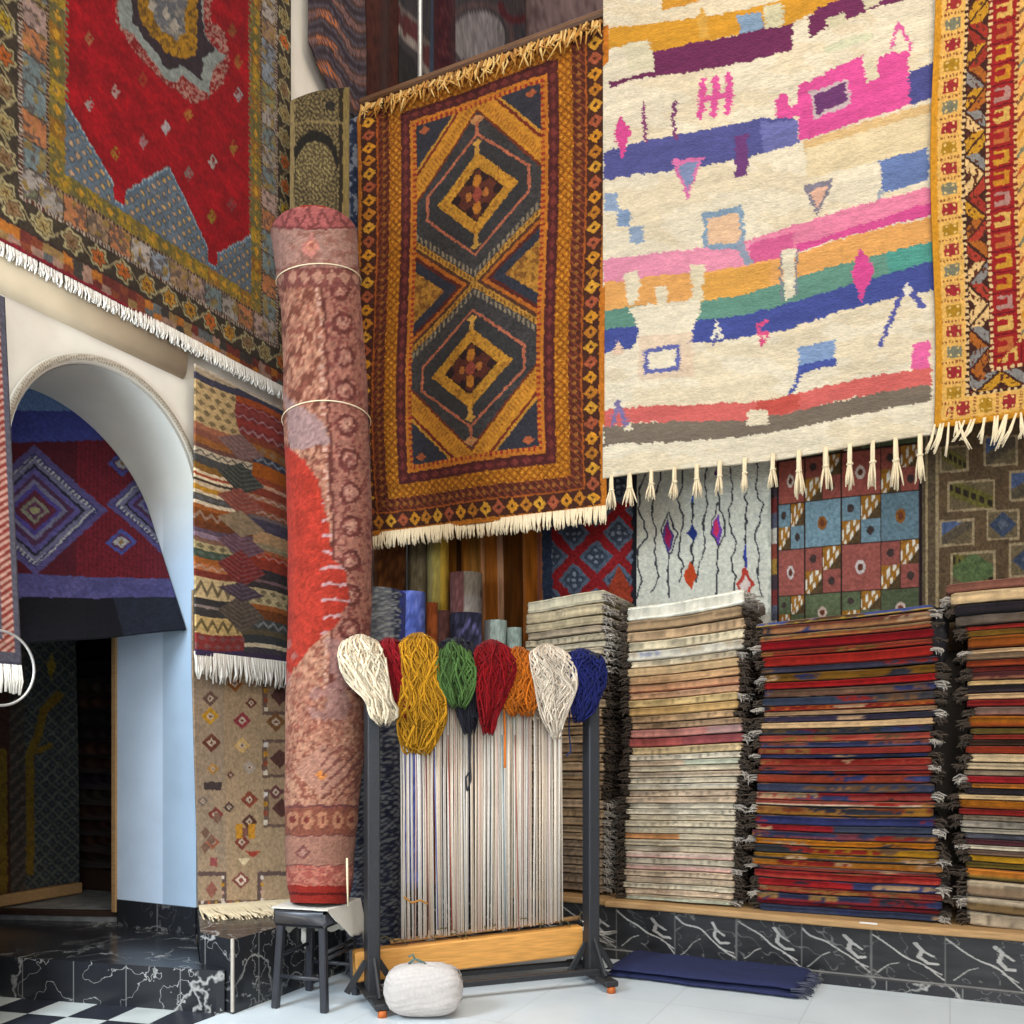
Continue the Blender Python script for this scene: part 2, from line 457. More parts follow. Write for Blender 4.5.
# lining of the arch: pale blue low down, turning grey-white with height
K = 40
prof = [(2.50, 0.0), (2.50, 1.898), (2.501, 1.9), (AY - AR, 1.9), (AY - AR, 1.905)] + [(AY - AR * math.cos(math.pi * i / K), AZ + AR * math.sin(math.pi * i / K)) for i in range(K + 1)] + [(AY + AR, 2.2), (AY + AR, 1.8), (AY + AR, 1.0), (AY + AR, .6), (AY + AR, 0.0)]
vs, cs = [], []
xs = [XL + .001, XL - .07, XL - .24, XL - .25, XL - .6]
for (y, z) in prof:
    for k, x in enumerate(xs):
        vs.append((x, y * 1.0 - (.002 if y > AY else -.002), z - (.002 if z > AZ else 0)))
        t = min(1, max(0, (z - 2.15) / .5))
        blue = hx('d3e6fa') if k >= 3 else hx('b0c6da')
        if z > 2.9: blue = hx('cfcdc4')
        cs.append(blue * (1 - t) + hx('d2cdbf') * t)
M['paint'] = weave_mat('arch_lining', 6, .94, 1.05, .12, .01, sheen=0)
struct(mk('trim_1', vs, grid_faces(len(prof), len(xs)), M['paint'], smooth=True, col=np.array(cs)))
# braided band round the arch edge
def braid():
    K = 220
    A = np.linspace(.08, math.pi - .05, K)
    U, V = np.meshgrid(np.linspace(0, 1, 8), A)
    r = AR + .005 + U * .042
    P = np.stack([np.full_like(U, XL + .012) + .008 * np.sin(U * math.pi), AY - r * np.cos(V), AZ + r * np.sin(V)], -1)
    c = np.zeros(U.shape + (3,)); c[...] = hx('b9ad98')
    d = ((V * 34 + (U - .5) * 1.2) % 1 < .35) & (np.abs(U - .5) < .28); c[d] = hx('80705c')
    c[np.abs(U - .5) > .38] = hx('d8d2c4')
    return struct(mk('trim_2', P, grid_faces(K, 8), M['flat'], smooth=True, col=c))
braid()
# cornice below the large carpet
cb = MB(); pr = [(0, 3.165), (.012, 3.168), (.024, 3.18), (.032, 3.20), (.036, 3.235), (.04, 3.28), (.04, 3.34), (0, 3.34)]
v = []; ys = (1.2, 2.0, 2.8, 3.58)
for y in ys: v += [(XL + a, y, z) for a, z in pr]
n = len(pr)
f = [[i * n + j, i * n + j + 1, (i + 1) * n + j + 1, (i + 1) * n + j] for i in range(len(ys) - 1) for j in range(n - 1)] + [list(range(n))[::-1], [3 * n + j for j in range(n)]]
struct(mk('trim_3', v, f, M['cornice'], smooth=True))

# step, plinths
prism('marble_step', [(-3.01, 3.14), (-2.99, 3.17), (-3.19, 3.22), (-3.668, 3.674), (-4.27, 3.676), (-4.3, 3.74), (-5.05, 3.47), (-4.75, 2.76)], 0, .2, M['marble'])
prism('passage_floor', [(-4.272, 3.70), (-4.3, 3.74), (-5.05, 3.47), (-6.2, 3.4), (-6.2, 5.4), (-4.272, 5.4)], 0, .262, plain('grey_passage_floor', '8a8a88', .5, 14, .6, 1.25, .05))
e_ = MB(); e_.bar((-4.3, 3.735, .25), (-5.05, 3.465, .25), .05, .03); struct(e_.build('trim_4', M['darkwood'], smooth=False))
prism('marble_plinth', [(-2.944, 3.175), (-2.944, 4.925), (XL + .002, 4.925), (XL + .002, 3.684), (-3.19, 3.225)], 0, .34, M['marble'])
w_ = MB(); w_.bar((-2.944, 3.172, .01), (-2.944, 3.172, .345), .014, .014, up=(1, 0, 0)); struct(w_.build('trim_5', plain('pale_stone_edge', 'b8ada0', .5), smooth=False))
jb = MB(); jb.box((XL - .59, AY + AR - .012, .2), (XL + .004, AY + AR + .02, .345)); struct(jb.build('baseboard_jamb', M['marble'], smooth=False))
prism('counter_plinth', [(XL + .01, 4.93), (4.3, 4.93), (4.3, YB), (XL + .01, YB)], 0, .30, M['marble'])
def face_paint(p):
    x = p.P[..., 0]; z = p.P[..., 2]
    wx = x + (vn(x * 9, z * 9, 4) - .5) * .03; wz = z + (vn(x * 9, z * 9, 9) - .5) * .03
    p.f(True, '2b2b2c'); p.grain(.25, 60, 12, 2)
    T = .338
    tx = (wx + 3.4) % T / T; tz = (wz - .055) / .23
    for pts, w in (([(0, .98), (.3, .72), (.55, .5), (.8, .28), (1.0, .05)], .03), ([(.62, .85), (.7, .72), (.66, .55), (.78, .4), (.9, .42)], .06), ([(.7, .72), (.85, .6)], .045), ([(.1, .1), (.3, .35), (.42, .42)], .015), ([(.75, .3), (.95, .2)], .03)):
        p.line(pts, w, 'b5b0a8', tx + .05 * (vn(tx * 3, tz * 3, 3) - .5), tz)
    v_ = np.abs(fbm(x * 7, z * 9 + x * 3, 12) - .5); p.f(v_ < .008, '7c7974', .8)
    p.f(np.abs((x + 3.4) % T - T / 2) > T / 2 - .004, '6a6864')
    p.f(np.abs(z - .055) < .004, '8a8680')
front = sheet('baseboard_back', bil((-2.93, 4.921, .30), (4.2, 4.921, .30), (4.2, 4.921, 0), (-2.93, 4.921, 0)), 1300, 110, face_paint, M['stone'], nrm=(0, -1, 0), thick=.008)
struct(front)
sk = MB(); sk.box((-1.4, 4.885, 0), (4.2, 4.915, .05)); struct(sk.build('baseboard_skirting', M['marble'], smooth=False))

# back wall, gallery
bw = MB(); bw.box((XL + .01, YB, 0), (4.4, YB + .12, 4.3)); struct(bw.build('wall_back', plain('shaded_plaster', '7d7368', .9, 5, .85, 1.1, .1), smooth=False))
gs = MB(); gs.box((XL + .01, 5.12, 4.3), (4.4, 8.0, 4.45)); struct(gs.build('gallery_floor', M['darkwood'], smooth=False))
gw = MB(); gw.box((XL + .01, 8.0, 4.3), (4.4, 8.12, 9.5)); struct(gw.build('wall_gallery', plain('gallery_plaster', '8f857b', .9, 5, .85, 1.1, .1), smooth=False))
gp = MB(); gp.box((XL + .01, 5.08, 4.3), (4.3, 5.12, 5.44)); struct(gp.build('gallery_parapet', M['darkwood'], smooth=False))
rl = MB(); rl.bar((-3.55, 5.05, 5.505), (4.3, 5.05, 5.505), .10, .045, bev=.012); rl.bar((-3.55, 5.065, 5.455), (4.3, 5.065, 5.455), .07, .05, bev=.01)
struct(rl.build('trim_6', M['rail'], smooth=False))
# dark room beyond the arch
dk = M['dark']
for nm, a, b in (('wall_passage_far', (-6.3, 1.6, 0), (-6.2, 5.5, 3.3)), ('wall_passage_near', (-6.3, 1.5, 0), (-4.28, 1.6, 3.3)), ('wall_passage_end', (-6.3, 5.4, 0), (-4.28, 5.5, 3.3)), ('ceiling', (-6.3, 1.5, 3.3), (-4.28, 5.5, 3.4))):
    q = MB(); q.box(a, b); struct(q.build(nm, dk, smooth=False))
q = MB(); q.bar((XL - .615, AY + AR + .0, .27), (XL - .615, AY + AR + .0, 2.3), .03, .035, up=(1, 0, 0)); struct(q.build('trim_7', M['oak'], smooth=False))
# ================================================================== HANGING CARPETS
def wave(a, fx, ph=0, fz=.6):
    return lambda U, V: a * np.sin(U * fx + ph + V * fz) * (.35 + .65 * V) + a * .5 * np.sin(V * 7 + U * 3 + ph)

# ---- 1. big red medallion carpet on the left wall
XR = -3.615
yr0, yr1, zr0, zr1 = 2.47, 4.39, 3.352, 6.15
R1 = thing('medallion_carpet', 'large red medallion carpet with zigzag field hung high above the arch', 'carpet', (XR, 3.43, zr0))
def p_red(p):
    y, z = p.P[..., 1], p.P[..., 2]
    y = y + (vn(y * 60, z * 60, 2) - .5) * .012; z = z + (vn(y * 60, z * 60, 8) - .5) * .012
    yc = (yr0 + yr1) / 2; hw = (yr1 - yr0) / 2
    a = y - yc; b = z - zr0
    ds = hw - np.abs(a); db = b - .105
    e = np.minimum(ds, db); t = np.where(ds < db, b, a + 5)
    p.f(True, '3a2f22')
    # flowered dark band
    def ring(mask, per, ce, cols, seed):
        k = np.floor(t / per); lt = (t / per - k - .5) * per; le = e - ce
        r = np.hypot(lt, le) + .008 * np.sin(6 * np.arctan2(le, lt))
        ci = hash2(k.astype(int), k.astype(int) * 0 + seed, 3)
        c = np.array([hx(q) for q in cols])[np.minimum((ci * len(cols)).astype(int), len(cols) - 1)]
        vine = np.abs(le - .042 * np.sin(t / per * math.pi)) < .007
        p.f(mask & vine, '83704c')
        m = mask & (r < .052); p.f(m, '4b3b28')
        m = mask & (r < .052) & (r > .041); p.f(m, '9a8a5e')
        m = mask & (r < .034); p.c[m] = c[m]
        p.f(mask & (r < .012), '5a3a1a')
    band = e < .125
    ring(band, .145, .06, ['a8701c', '7a5c3c', 'b2561c', '8f7a4a', 'a08018'], 1)
    g = (e > .122) & (e < .142); p.f(g, '52281c'); p.f(g & ((t / .018) % 1 < .45), '9a8c78')
    # block band
    bm = (e >= .142) & (e < .255)
    k = np.floor(t / .125).astype(int); ci = (hash2(k, k * 0 + 5, 1) * 7.99).astype(int)
    pal = np.array([hx(q) for q in ('8d8074', '66706e', 'a8663c', '9a8c80', '707050', '97796c', '7c7f84', '8a6a4c')])
    p.c[bm] = pal[ci][bm]
    mo = fbm(t * 42, e * 42, 5) > .57; p.f(bm & mo, '4e4038', .75)
    mo = fbm(t * 30 + 9, e * 30, 11) > .64; p.f(bm & mo, '8a6a28', .7)
    p.f(bm & ((t / .125) % 1 < .06), '46382c')
    g = (e > .255) & (e < .27); p.f(g, '3c2a20'); p.f(g & ((t / .02) % 1 < .4), '8a6c50')
    ym = (e >= .27) & (e < .35)
    k = np.floor(t / .085).astype(int); ci = (hash2(k, k * 0 + 9, 2) * 3.99).astype(int)
    pal = np.array([hx(q) for q in ('7c6420', '8f701c', '665a2a', '84581c')]); p.c[ym] = pal[ci][ym]
    p.f(ym & (np.abs(((t / .085) % 1) - .5) + np.abs(e - .31) / .06 < .35), 'b07c1c')
    p.f(ym & (fbm(t * 50, e * 50, 31) > .62), '5a5030', .8)
    # lattice
    lm = e >= .35
    p.f(lm, '57616a')
    u, w = (a * 1.0 + b) / .068, (a - b) / .068
    fu, fw = np.abs(u % 1 - .5), np.abs(w % 1 - .5)
    ci = hash2(np.floor(u).astype(int), np.floor(w).astype(int), 4)
    p.f(lm & (fu < .32) & (fw < .32), '434c50')
    p.f(lm & (fu < .2) & (fw < .2) & (ci < .5), 'a8824c'); p.f(lm & (fu < .2) & (fw < .2) & (ci >= .5), '9c7a5c')
    # red zigzag field
    zg = np.interp(a, [-.6, -.35, -.345, -.28, -.275, 0, .27, .275, .34, .345, .6], [.80, .58, .50, .50, .58, .86, .58, .50, .50, .58, .80])
    inn = lm & (e > .352)
    p.f(inn & (b > zg - .045), '4f6273'); p.f(inn & (b > zg - .03) & ((a / .02) % 1 < .6), '8d938e')
    p.f(inn & (b > zg - .014), '8d0910')
    rd = inn & (b > zg - .008)
    p.c[rd] *= (.86 + .32 * fbm(a * 9, b * 16, 3))[rd][:, None]
    p.f(rd & (e < .368) & ((b / .03) % 1 < .5), '6b6238')
    # small scattered motifs, given where the photo shows them
    rn = random.Random(4)
    for (x, yy, c) in ((88, 39, '8a5230'), (114, 92, '9a7a70'), (88, 105, '8a7a74'), (142, 80, '8a3018'), (165, 128, '9a8a88'), (142, 142, '8c6060'), (188, 115, '9a5a20'), (114, 154, '8c6a1a'), (212, 162, '9a8a80'), (188, 174, '7c6058'), (238, 95, '8c7a78'), (232, 31, '7c3c1c'), (238, 62, '8a4a1c'), (211, 217, '8a681a'), (231, 205, '7c3030'), (233, 148, '8a5a20')):
        p.f(rd & (np.abs(p.X - x) / 5 + np.abs(p.Y - yy) / 8 < 1) & (fbm(p.X * .45, p.Y * .45, 17) > .40), c)
    # medallion
    S = 2.844
    def P(*q): return [(q[i] / S, q[i + 1] / S) for i in range(0, len(q), 2)]
    p.wob(1.6, 4, 6)
    Z = P(330, -60, 325, 60, 380, 150, 455, 230, 490, 250, 545, 295, 590, 280, 640, 235, 652, 170, 640, 90, 600, 60, 600, -60)
    m = p.inpoly(Z); p.f(m, '7d1a18'); p.f(m & (fbm(p.X * .55, p.Y * .55, 23) > .52), '9a6a5c')
    p.poly(P(330, -60, 335, 70, 375, 100, 420, 160, 470, 225, 495, 235, 520, 215, 545, 240, 592, 268, 602, 205, 642, 158, 605, 130, 580, 90, 575, -60), '7c8078')
    p.poly(P(368, -60, 372, 62, 400, 100, 440, 150, 478, 205, 512, 185, 572, 228, 578, 162, 612, 140, 578, 90, 566, -60), '33262a')
    m = p.inpoly(P(385, -60, 388, 30, 405, 75, 440, 115, 470, 150, 510, 168, 558, 160, 562, -60)); p.f(m, '9a6a12'); p.f(m & (fbm(p.X * .3, p.Y * .3, 29) > .58), '6c4a18')
    m = p.inpoly(P(410, -60, 425, 30, 450, 80, 500, 115, 525, 90, 530, -60)); p.f(m, '5c5a5c'); p.f(m & (fbm(p.X * .3, p.Y * .3, 31) > .55), '7c7468')
    for q in ((430, 20), (495, 75), (470, 40)): p.dia(q[0] / S, q[1] / S, 5, 7, 'a09484')
    # multicoloured squares along the foot, red selvedge
    k = np.floor(a / .052).astype(int); r_ = np.floor(b / .05).astype(int)
    ci = (hash2(k, r_, 21) * 6.99).astype(int); pal = np.array([hx(q) for q in ('6c2c22', 'a8601e', '5c5c58', '96705c', '7c3a22', '8c6a3c', '3c342c')])
    fm = (b < .105) & (b > .015); p.c[fm] = pal[ci][fm]
    p.f((b > .095) & (b < .106), '3a2820'); p.f(b <= .016, '7c1a22')
    p.grain(.22, 160, 220, 3); p.grain(.12, 14, 40, 9)
o = sheet('pile', bil((XR, yr0, zr1), (XR, yr1, zr1), (XR, yr1, zr0), (XR, yr0, zr0)), 330, 480, p_red, M['pile'], R1, nrm=(1, 0, 0), disp=wave(.006, 6), thick=.016, gain=.94)
fringe('fringe', (XR, yr0, zr0), (XR, yr1, zr0), .06, 300, M['white'], R1, 3, nrm=(1, 0, 0), w=.009, jl=.15, lean=.01)

# ---- 2. orange-brown carpet hung over the rail
YO = 4.965
xo0, xo1, zo0, zo1 = -3.51, -1.785, 2.585, 5.37
R2 = thing('lozenge_carpet', 'orange and brown carpet with two dark lozenge medallions hanging from the rail', 'carpet', ((xo0 + xo1) / 2, YO, zo0))
def p_orange(p):
    x, z = p.P[..., 0], p.P[..., 2]
    w = xo1 - xo0; hw = w / 2; L = zo1 - zo0
    a = x - (xo0 + xo1) / 2; b = zo1 - z
    a = a + (vn(x * 70, z * 70, 2) - .5) * .010; b = b + (vn(x * 70, z * 70, 5) - .5) * .010
    ds = hw - np.abs(a); db = np.minimum(b + .215, L - b); e = np.minimum(ds, db)
    t = np.where(ds < db, b + 10, a + 10)
    def motif(lo, hi, per, base, cols, sz=.75, shape='d'):
        m = (e >= lo) & (e < hi); p.f(m, base)
        k = np.floor(t / per); lt = np.abs(t / per - k - .5) * 2; le = np.abs(e - (lo + hi) / 2) / ((hi - lo) / 2)
        c = np.array([hx(q) for q in cols])[k.astype(int) % len(cols)]
        d = lt + le if shape == 'd' else np.maximum(lt, le)
        q = m & (d < sz); p.c[q] = c[q]
        q = m & (d < sz * .32); p.f(q, base)
    p.f(True, '6a2e14')
    p.f(e < .032, 'b8681a')
    motif(.032, .135, .088, '452318', ['c8801c', 'b06a1c', 'c88a24', '9c4a2c'], .92)
    p.f((e > .135) & (e < .146), '9c4c18')
    m = (e >= .146) & (e < .225); p.f(m, '542418'); p.f(m & (np.abs((t / .05 + (e / .05)) % 1 - .5) < .14), '7c3a20'); p.f(m & (np.abs((t / .05) % 1 - .5) + np.abs(e - .186) / .06 < .3), '8c5420')
    m = (e >= .225) & (e < .312); p.f(m, 'ac6412')
    q1, q2 = (t + e) / .05, (t - e) / .05
    p.f(m & ((np.abs(q1 % 1 - .5) < .10) | (np.abs(q2 % 1 - .5) < .10)), '7c400e')
    p.f(m & (np.abs(q1 % 1 - .5) > .38) & (np.abs(q2 % 1 - .5) > .38), 'd0902c')
    m = (e >= .312) & (e < .38); p.f(m, '4c1f1c'); p.f(m & (np.abs((t / .08) % 1 - .5) + np.abs(e - .346) / .05 < .42), '6c2c26')
    m = (e >= .38) & (e < .425); p.f(m, 'b4661c'); p.f(m & (np.abs((t / .035) % 1 - .5) < .22) & (e > .4), '8c2a1c')
    fm = e >= .425
    fh = hw - .425; fl = L - .635
    s = a / fh; bb = (b - .21) / (fl / 2); t0 = bb - .5 - np.round(bb - .5); tt = (bb - .5 - (bb > 1)) * 2
    up = (bb <= 1)
    tt = np.where(up, (bb - .5) * 2, (bb - 1.5) * 2)
    inward = np.where(up, tt > 0, tt < 0)
    q = np.abs(tt) + np.where(inward, .60, .85) * np.abs(s)
    p.f(fm, '3b3735')
    p.f(fm & (vn(a * 50, b * 90, 8) > .6), '2e2b2a', .6)
    i = fm & inward; o_ = fm & ~inward
    p.f(i & (q > .86) & (q < .93) & (((s * 14) % 1) < .5), '7c6c54')
    p.f(i & (q > .945), 'a87428'); p.f(i & (q > .955) & (q < 1.0) & (((s * 16) % 1) < .45), '6c4418')
    p.f(i & (q > 1.02), '4c2c1c'); p.f(i & (q > 1.07), 'a05418'); p.f(i & (q > 1.12), '502018'); p.f(i & (q > 1.17), '2c2c34')
    p.f(i & (q > 1.30), 'a06c24'); p.f(i & (q > 1.30) & (vn(a * 45, b * 45, 3) > .62), '7c4c1c')
    p.f(o_ & (q > .93), '6c2c18'); p.f(o_ & (q > .97), 'b8761e'); p.f(o_ & (q > 1.02) & (q < 1.14) & ((((tt - s * np.sign(s * tt)) * 14) % 1) < .35), '98581c'); p.f(o_ & (q > 1.24), '6c2418'); p.f(o_ & (q > 1.29), 'b07824'); p.f(o_ & (q > 1.33), '302e34')
    p.f(o_ & (np.abs(np.abs(s) - .86) / .09 + np.abs(np.abs(tt) - .92) / .05 < 1), 'a0502c')
    # pink hexagon outline
    hexd = np.maximum(np.abs(s) / .82, (np.abs(tt) + .66 * np.abs(s)) / .68)
    p.f(fm & (np.abs(hexd - 1) < .028), 'a4583c'); p.f(fm & (hexd < .972), '33302f')
    dd = np.abs(s) / .66 + np.abs(tt) / .47
    p.f(fm & (np.abs(s) < .035) & (np.abs(tt) < .60), 'b07c30')
    p.f(fm & (np.abs(s) / .09 + np.abs(np.abs(tt) - .58) / .045 < 1), 'b88434')
    p.f(fm & (np.abs(s) / .12 + np.abs(tt - np.where(up, -.84, .84)) / .06 < 1), 'b07440')
    p.f(fm & (np.abs(s) < .025) & (np.abs(np.abs(tt) - .74) < .08) & ~inward, 'a4583c')
    p.f(fm & (dd < 1), 'b47a22'); p.f(fm & (dd < 1) & (vn(a * 60, b * 60, 12) > .66), '98601c')
    p.f(fm & (dd < .66), '241a18'); m = fm & (dd < .62); p.f(m, '54281c')
    p.f(m & ((np.abs(np.sin(s * 14) * np.cos(tt * 18))) > .55), '2c1a18')
    p.f(m & (np.hypot(s, np.abs(tt) - .15) < .07), 'a8641c'); p.f(m & (np.abs(s) + np.abs(tt) < .10), '8c3c2c')
    p.f(m & ((np.hypot(np.abs(s) - .14, tt) < .05)), 'a05c24')
    p.grain(.25, 170, 260, 3); p.grain(.10, 10, 60, 9)
def d_orange(U, V):
    d = .022 * np.sin(U * 11 + V * 2.2) * (.3 + .5 * V) + .05 * np.exp(-((U - .02) / .06) ** 2) * (1 - V) + .012 * np.sin(V * 9 + 2 * U)
    sx = .03 * np.sin(V * 6.5 + .5) * (1 - U) * (V < 2) + .012 * np.sin(V * 5 + 1.2) * U
    sh = np.zeros(U.shape + (3,)); sh[..., 0] = sx; sh[..., 2] = -.05 * np.exp(-(U / .08) ** 2) * (1 - V) ** 4
    return d, sh
sheet('pile', bil((xo0, YO, zo1), (xo1, YO, zo1), (xo1, YO, zo0), (xo0, YO, zo0)), 270, 470, p_orange, M['pile'], R2, nrm=(0, -1, 0), disp=d_orange, thick=.018, gain=.95)
fringe('fringe', (xo0 + .02, YO, zo0), (xo1, YO, zo0), .085, 210, M['cream'], R2, 5, w=.012, jl=.2, lean=.012)
# folded-over upper end with gold fringe
mb = MB(); rnd = random.Random(8)
for i in range(170):
    x = xo0 + .02 + (xo1 - xo0 - .04) * (i + rnd.random()) / 170; l = rnd.uniform(.03, .13)
    c0 = (x, YO + .05, zo1 + .03); c1 = (x + rnd.gauss(0, .012), YO - .035, zo1 + .02 + rnd.random() * .02); c2 = (x + rnd.gauss(0, .025), YO - .05 - rnd.random() * .02, zo1 + .01 - l)
    mid = (x + rnd.gauss(0, .015), YO - .055, zo1 - l * .35)
    mb.tube([c0, c1, mid, c2], [.006, .0075, .0065, .003], 5, col=rnd.choice(['c98e3e', 'd8a858', '9a6628', 'b87a30', 'e0b870']))
mb.build('fringe', M['yarns'], R2)

# ---- 3. cream pictorial carpet
YW = 4.975
xw0 = on_y(604, 250, YW)[0]; xw1 = on_y(937, 250, YW)[0]
zw0 = 2.745; zw1 = 5.53
R3 = thing('pictorial_carpet', 'large shaggy cream carpet with pink, blue and orange bands hanging from the rail', 'carpet', ((xw0 + xw1) / 2, YW, zw0))
def p_white(p):
    S = 1024 / 370
    p.wob(1.0, 3.2, 4); p.wob(.8, 9, 14); p.X = p.X + (vn(p.X * .12, p.Y * 1.1, 21) - .5) * 4.5; p.Y = p.Y + (vn(p.X * .5, p.Y * .5, 25) - .5) * 2
    def A(*q): return [(590 + q[i] / S, q[i + 1] / S) for i in range(0, len(q), 2)]
    def B(*q): return [(590 + q[i] / S, 240 + q[i + 1] / S) for i in range(0, len(q), 2)]
    cr = 'e2d2b4'
    p.f(True, cr)
    p.f(fbm(p.X * .02, p.Y * .06, 6) > .55, 'dcc6a0', .6)
    # upper bands
    p.poly(A(200, 0, 200, 32, 300, 10, 320, -60, 200, -60), 'd6922a')
    p.poly(A(50, 145, 50, 85, 180, 70, 300, 52, 420, 30, 520, 8, 600, -30, 700, -60, 720, 0, 690, 22, 600, 45, 560, 70, 480, 78, 300, 122, 170, 150, 150, 120), 'd69426')
    p.poly(A(300, 40, 315, 25, 330, 110, 300, 110), 'd8a040')
    p.poly(A(410, 45, 478, 32, 484, 85, 418, 100), '8098b0'); p.poly(A(484, 22, 535, 12, 540, 68, 488, 80), 'cfc49c')
    p.poly(A(170, 150, 420, 95, 560, 68, 562, 140, 400, 180, 260, 208, 120, 228, 60, 252, 52, 236, 130, 215, 180, 205), '6e2850')
    p.poly(A(95, 130, 165, 115, 180, 195, 110, 210), 'd8cba8')
    p.poly(A(605, 50, 640, 25, 750, -20, 880, -60, 880, 10, 800, 25, 760, 40, 700, 65, 660, 80, 610, 112), '6e2850')
    p.poly(A(655, 60, 700, 40, 712, 70, 660, 88), 'cdc09c'); p.poly(A(755, 0, 800, -15, 805, 20, 765, 35), 'cdc09c')
    p.line(A(660, 140, 770, 110), 8, 'ccc8a4')
    # pink castle
    p.poly(A(578, 240, 755, 160, 765, 225, 790, 235, 800, 165, 885, 148, 882, 200, 892, 300, 580, 396), 'df4a90')
    p.poly(A(512, 285, 530, 258, 548, 262, 556, 300, 580, 290, 580, 325, 520, 340), 'df4a90'); p.poly(A(762, 170, 795, 165, 800, 225, 770, 238), 'd8c8a6')
    p.poly(A(610, 258, 715, 225, 720, 300, 618, 335), 'c0a8a8'); p.poly(A(620, 268, 708, 236, 712, 290, 626, 325), '6a3468')
    p.line(A(832, 142, 856, 75, 886, 130, 884, 150), 3.2, 'df5a98'); p.line(A(832, 142, 842, 130), 3.2, 'df5a98')
    # purple-blue band
    p.poly(A(40, 430, 130, 405, 350, 355, 480, 328, 560, 330, 578, 340, 578, 395, 430, 440, 300, 466, 60, 505, 40, 505), '50508a')
    p.f(p.inpoly(A(470, 340, 578, 335, 578, 395, 480, 425)), '6a6aa4')
    p.poly(A(885, 208, 960, 180, 962, 275, 885, 302), '4a4a86')
    p.poly(A(590, 395, 960, 290, 962, 340, 600, 440), 'dcb478', ); p.poly(A(600, 415, 960, 320, 962, 420, 600, 500), 'e0c89c')
    p.poly(A(85, 325, 70, 380, 88, 450, 118, 375), 'da4488'); p.line(A(152, 292, 152, 345, 160, 400), 3, '8a3c6c'); p.line(A(238, 290, 232, 340, 242, 388), 4, '7c3a68')
    for x in (308, 345, 382): p.line(A(x + 4, 228 - (x - 308) * .2, x - 2, 325 - (x - 308) * .2), 7, 'de5092')
    p.line(A(305, 282, 392, 260), 5, 'de5092')
    p.poly(A(402, 380, 436, 370, 436, 486, 402, 496), '6c3870')
    p.poly(A(230, 450, 314, 438, 268, 562), 'd86a9c'); p.poly(A(244, 462, 300, 452, 270, 540), '7c88ac')
    p.poly(A(40, 545, 78, 540, 82, 590, 42, 590), '8a9cb4'); p.poly(A(78, 590, 112, 586, 116, 634, 80, 638), '7c92b0'); p.poly(A(110, 640, 150, 634, 154, 680, 116, 686), '8c9eb4')
    p.poly(A(590, 520, 675, 498, 634, 608), '7c7480'); p.poly(A(608, 536, 660, 518, 632, 584), 'dca88c')
    p.poly(A(803, 458, 935, 420, 938, 512, 812, 545), '6478aa'); p.line(A(805, 545, 785, 620), 5, '98a0a8')
    # pink band
    p.poly(A(170, 720, 430, 668, 560, 625, 955, 525, 958, 600, 700, 665, 570, 700, 430, 745, 170, 760), 'e47a98'); p.poly(A(570, 680, 800, 620, 958, 565, 958, 605, 700, 665, 570, 702), 'd8488a')
    p.poly(B(40, 65, 250, 38, 320, 25, 420, 10, 560, -20, 560, 45, 440, 70, 300, 95, 120, 122, 40, 128), 'e288a0'); p.f(p.inpoly(B(440, 12, 560, -20, 560, 45, 450, 68)), 'd85a8a')
    p.poly(A(310, 595, 424, 570, 428, 690, 316, 690), '8098ac'); p.poly(A(325, 610, 412, 588, 416, 672, 330, 680), 'e0b48c'); p.line(A(415, 680, 445, 740), 8, '8a94a4')
    # orange, green, blue bands
    p.poly(B(40, 128, 300, 95, 560, 45, 720, -2, 960, -55, 970, 20, 800, 60, 600, 100, 440, 150, 300, 180, 100, 200, 40, 205), 'e4a054'); p.f(p.inpoly(B(300, 100, 500, 60, 500, 140, 300, 180)), 'd89a38', .6)
    p.poly(B(40, 205, 120, 195, 300, 178, 440, 148, 540, 115, 700, 75, 870, 35, 970, 8, 970, 68, 780, 120, 540, 180, 440, 210, 300, 230, 120, 250, 40, 262), '5f8c78'); p.f(p.inpoly(B(820, 45, 970, 10, 970, 68, 830, 110)), '4c9484')
    p.poly(B(40, 258, 130, 248, 280, 232, 440, 208, 540, 178, 780, 118, 970, 66, 970, 145, 700, 205, 540, 250, 300, 292, 130, 310, 40, 325), '424c90')
    p.poly(B(110, 200, 310, 165, 280, 290, 120, 320, 140, 260), cr); p.poly(B(100, 100, 138, 95, 138, 180, 106, 190), 'e0cfae'); p.poly(B(185, 140, 215, 138, 218, 190, 185, 195), 'e0cfae'); p.poly(B(278, 75, 318, 70, 312, 170, 282, 175), 'dccba8')
    p.poly(B(530, 30, 570, 25, 568, 155, 540, 168), 'dccfb0'); p.line(B(528, 40, 532, 165), 2, '7c7c88'); p.line(B(574, 30, 572, 150), 2, '7c7c88')
    p.poly(B(750, 28, 722, 105, 752, 182, 788, 100), 'd84488')
    p.line(B(805, 300, 870, 150, 880, 140), 4.5, '54569a'); p.line(B(885, 150, 920, 195), 6, '54569a'); p.dia(590 + 880 / S, 240 + 150 / S, 5, 7, 'e0d4c0')
    p.line(B(485, 225, 462, 240, 475, 292, 492, 258, 470, 262), 3.2, 'da4a78')
    p.poly(B(350, 225, 335, 280, 368, 272), 'e0d4bc'); p.line(B(345, 290, 352, 262), 3, '5c5c8c'); p.poly(B(80, 285, 65, 330, 100, 325), 'e4c0a0')
    p.poly(B(135, 280, 285, 262, 290, 385, 140, 400), 'dcb898', .6); p.poly(B(152, 312, 250, 296, 250, 368, 155, 382), '5f62a0'); p.poly(B(164, 322, 240, 310, 240, 358, 166, 370), cr)
    p.poly(B(578, 300, 680, 282, 682, 350, 580, 372), '7c94b8'); p.poly(B(578, 348, 682, 332, 684, 352, 580, 374), '445098'); p.line(B(580, 360, 572, 400, 552, 436), 3.5, '4c589c')
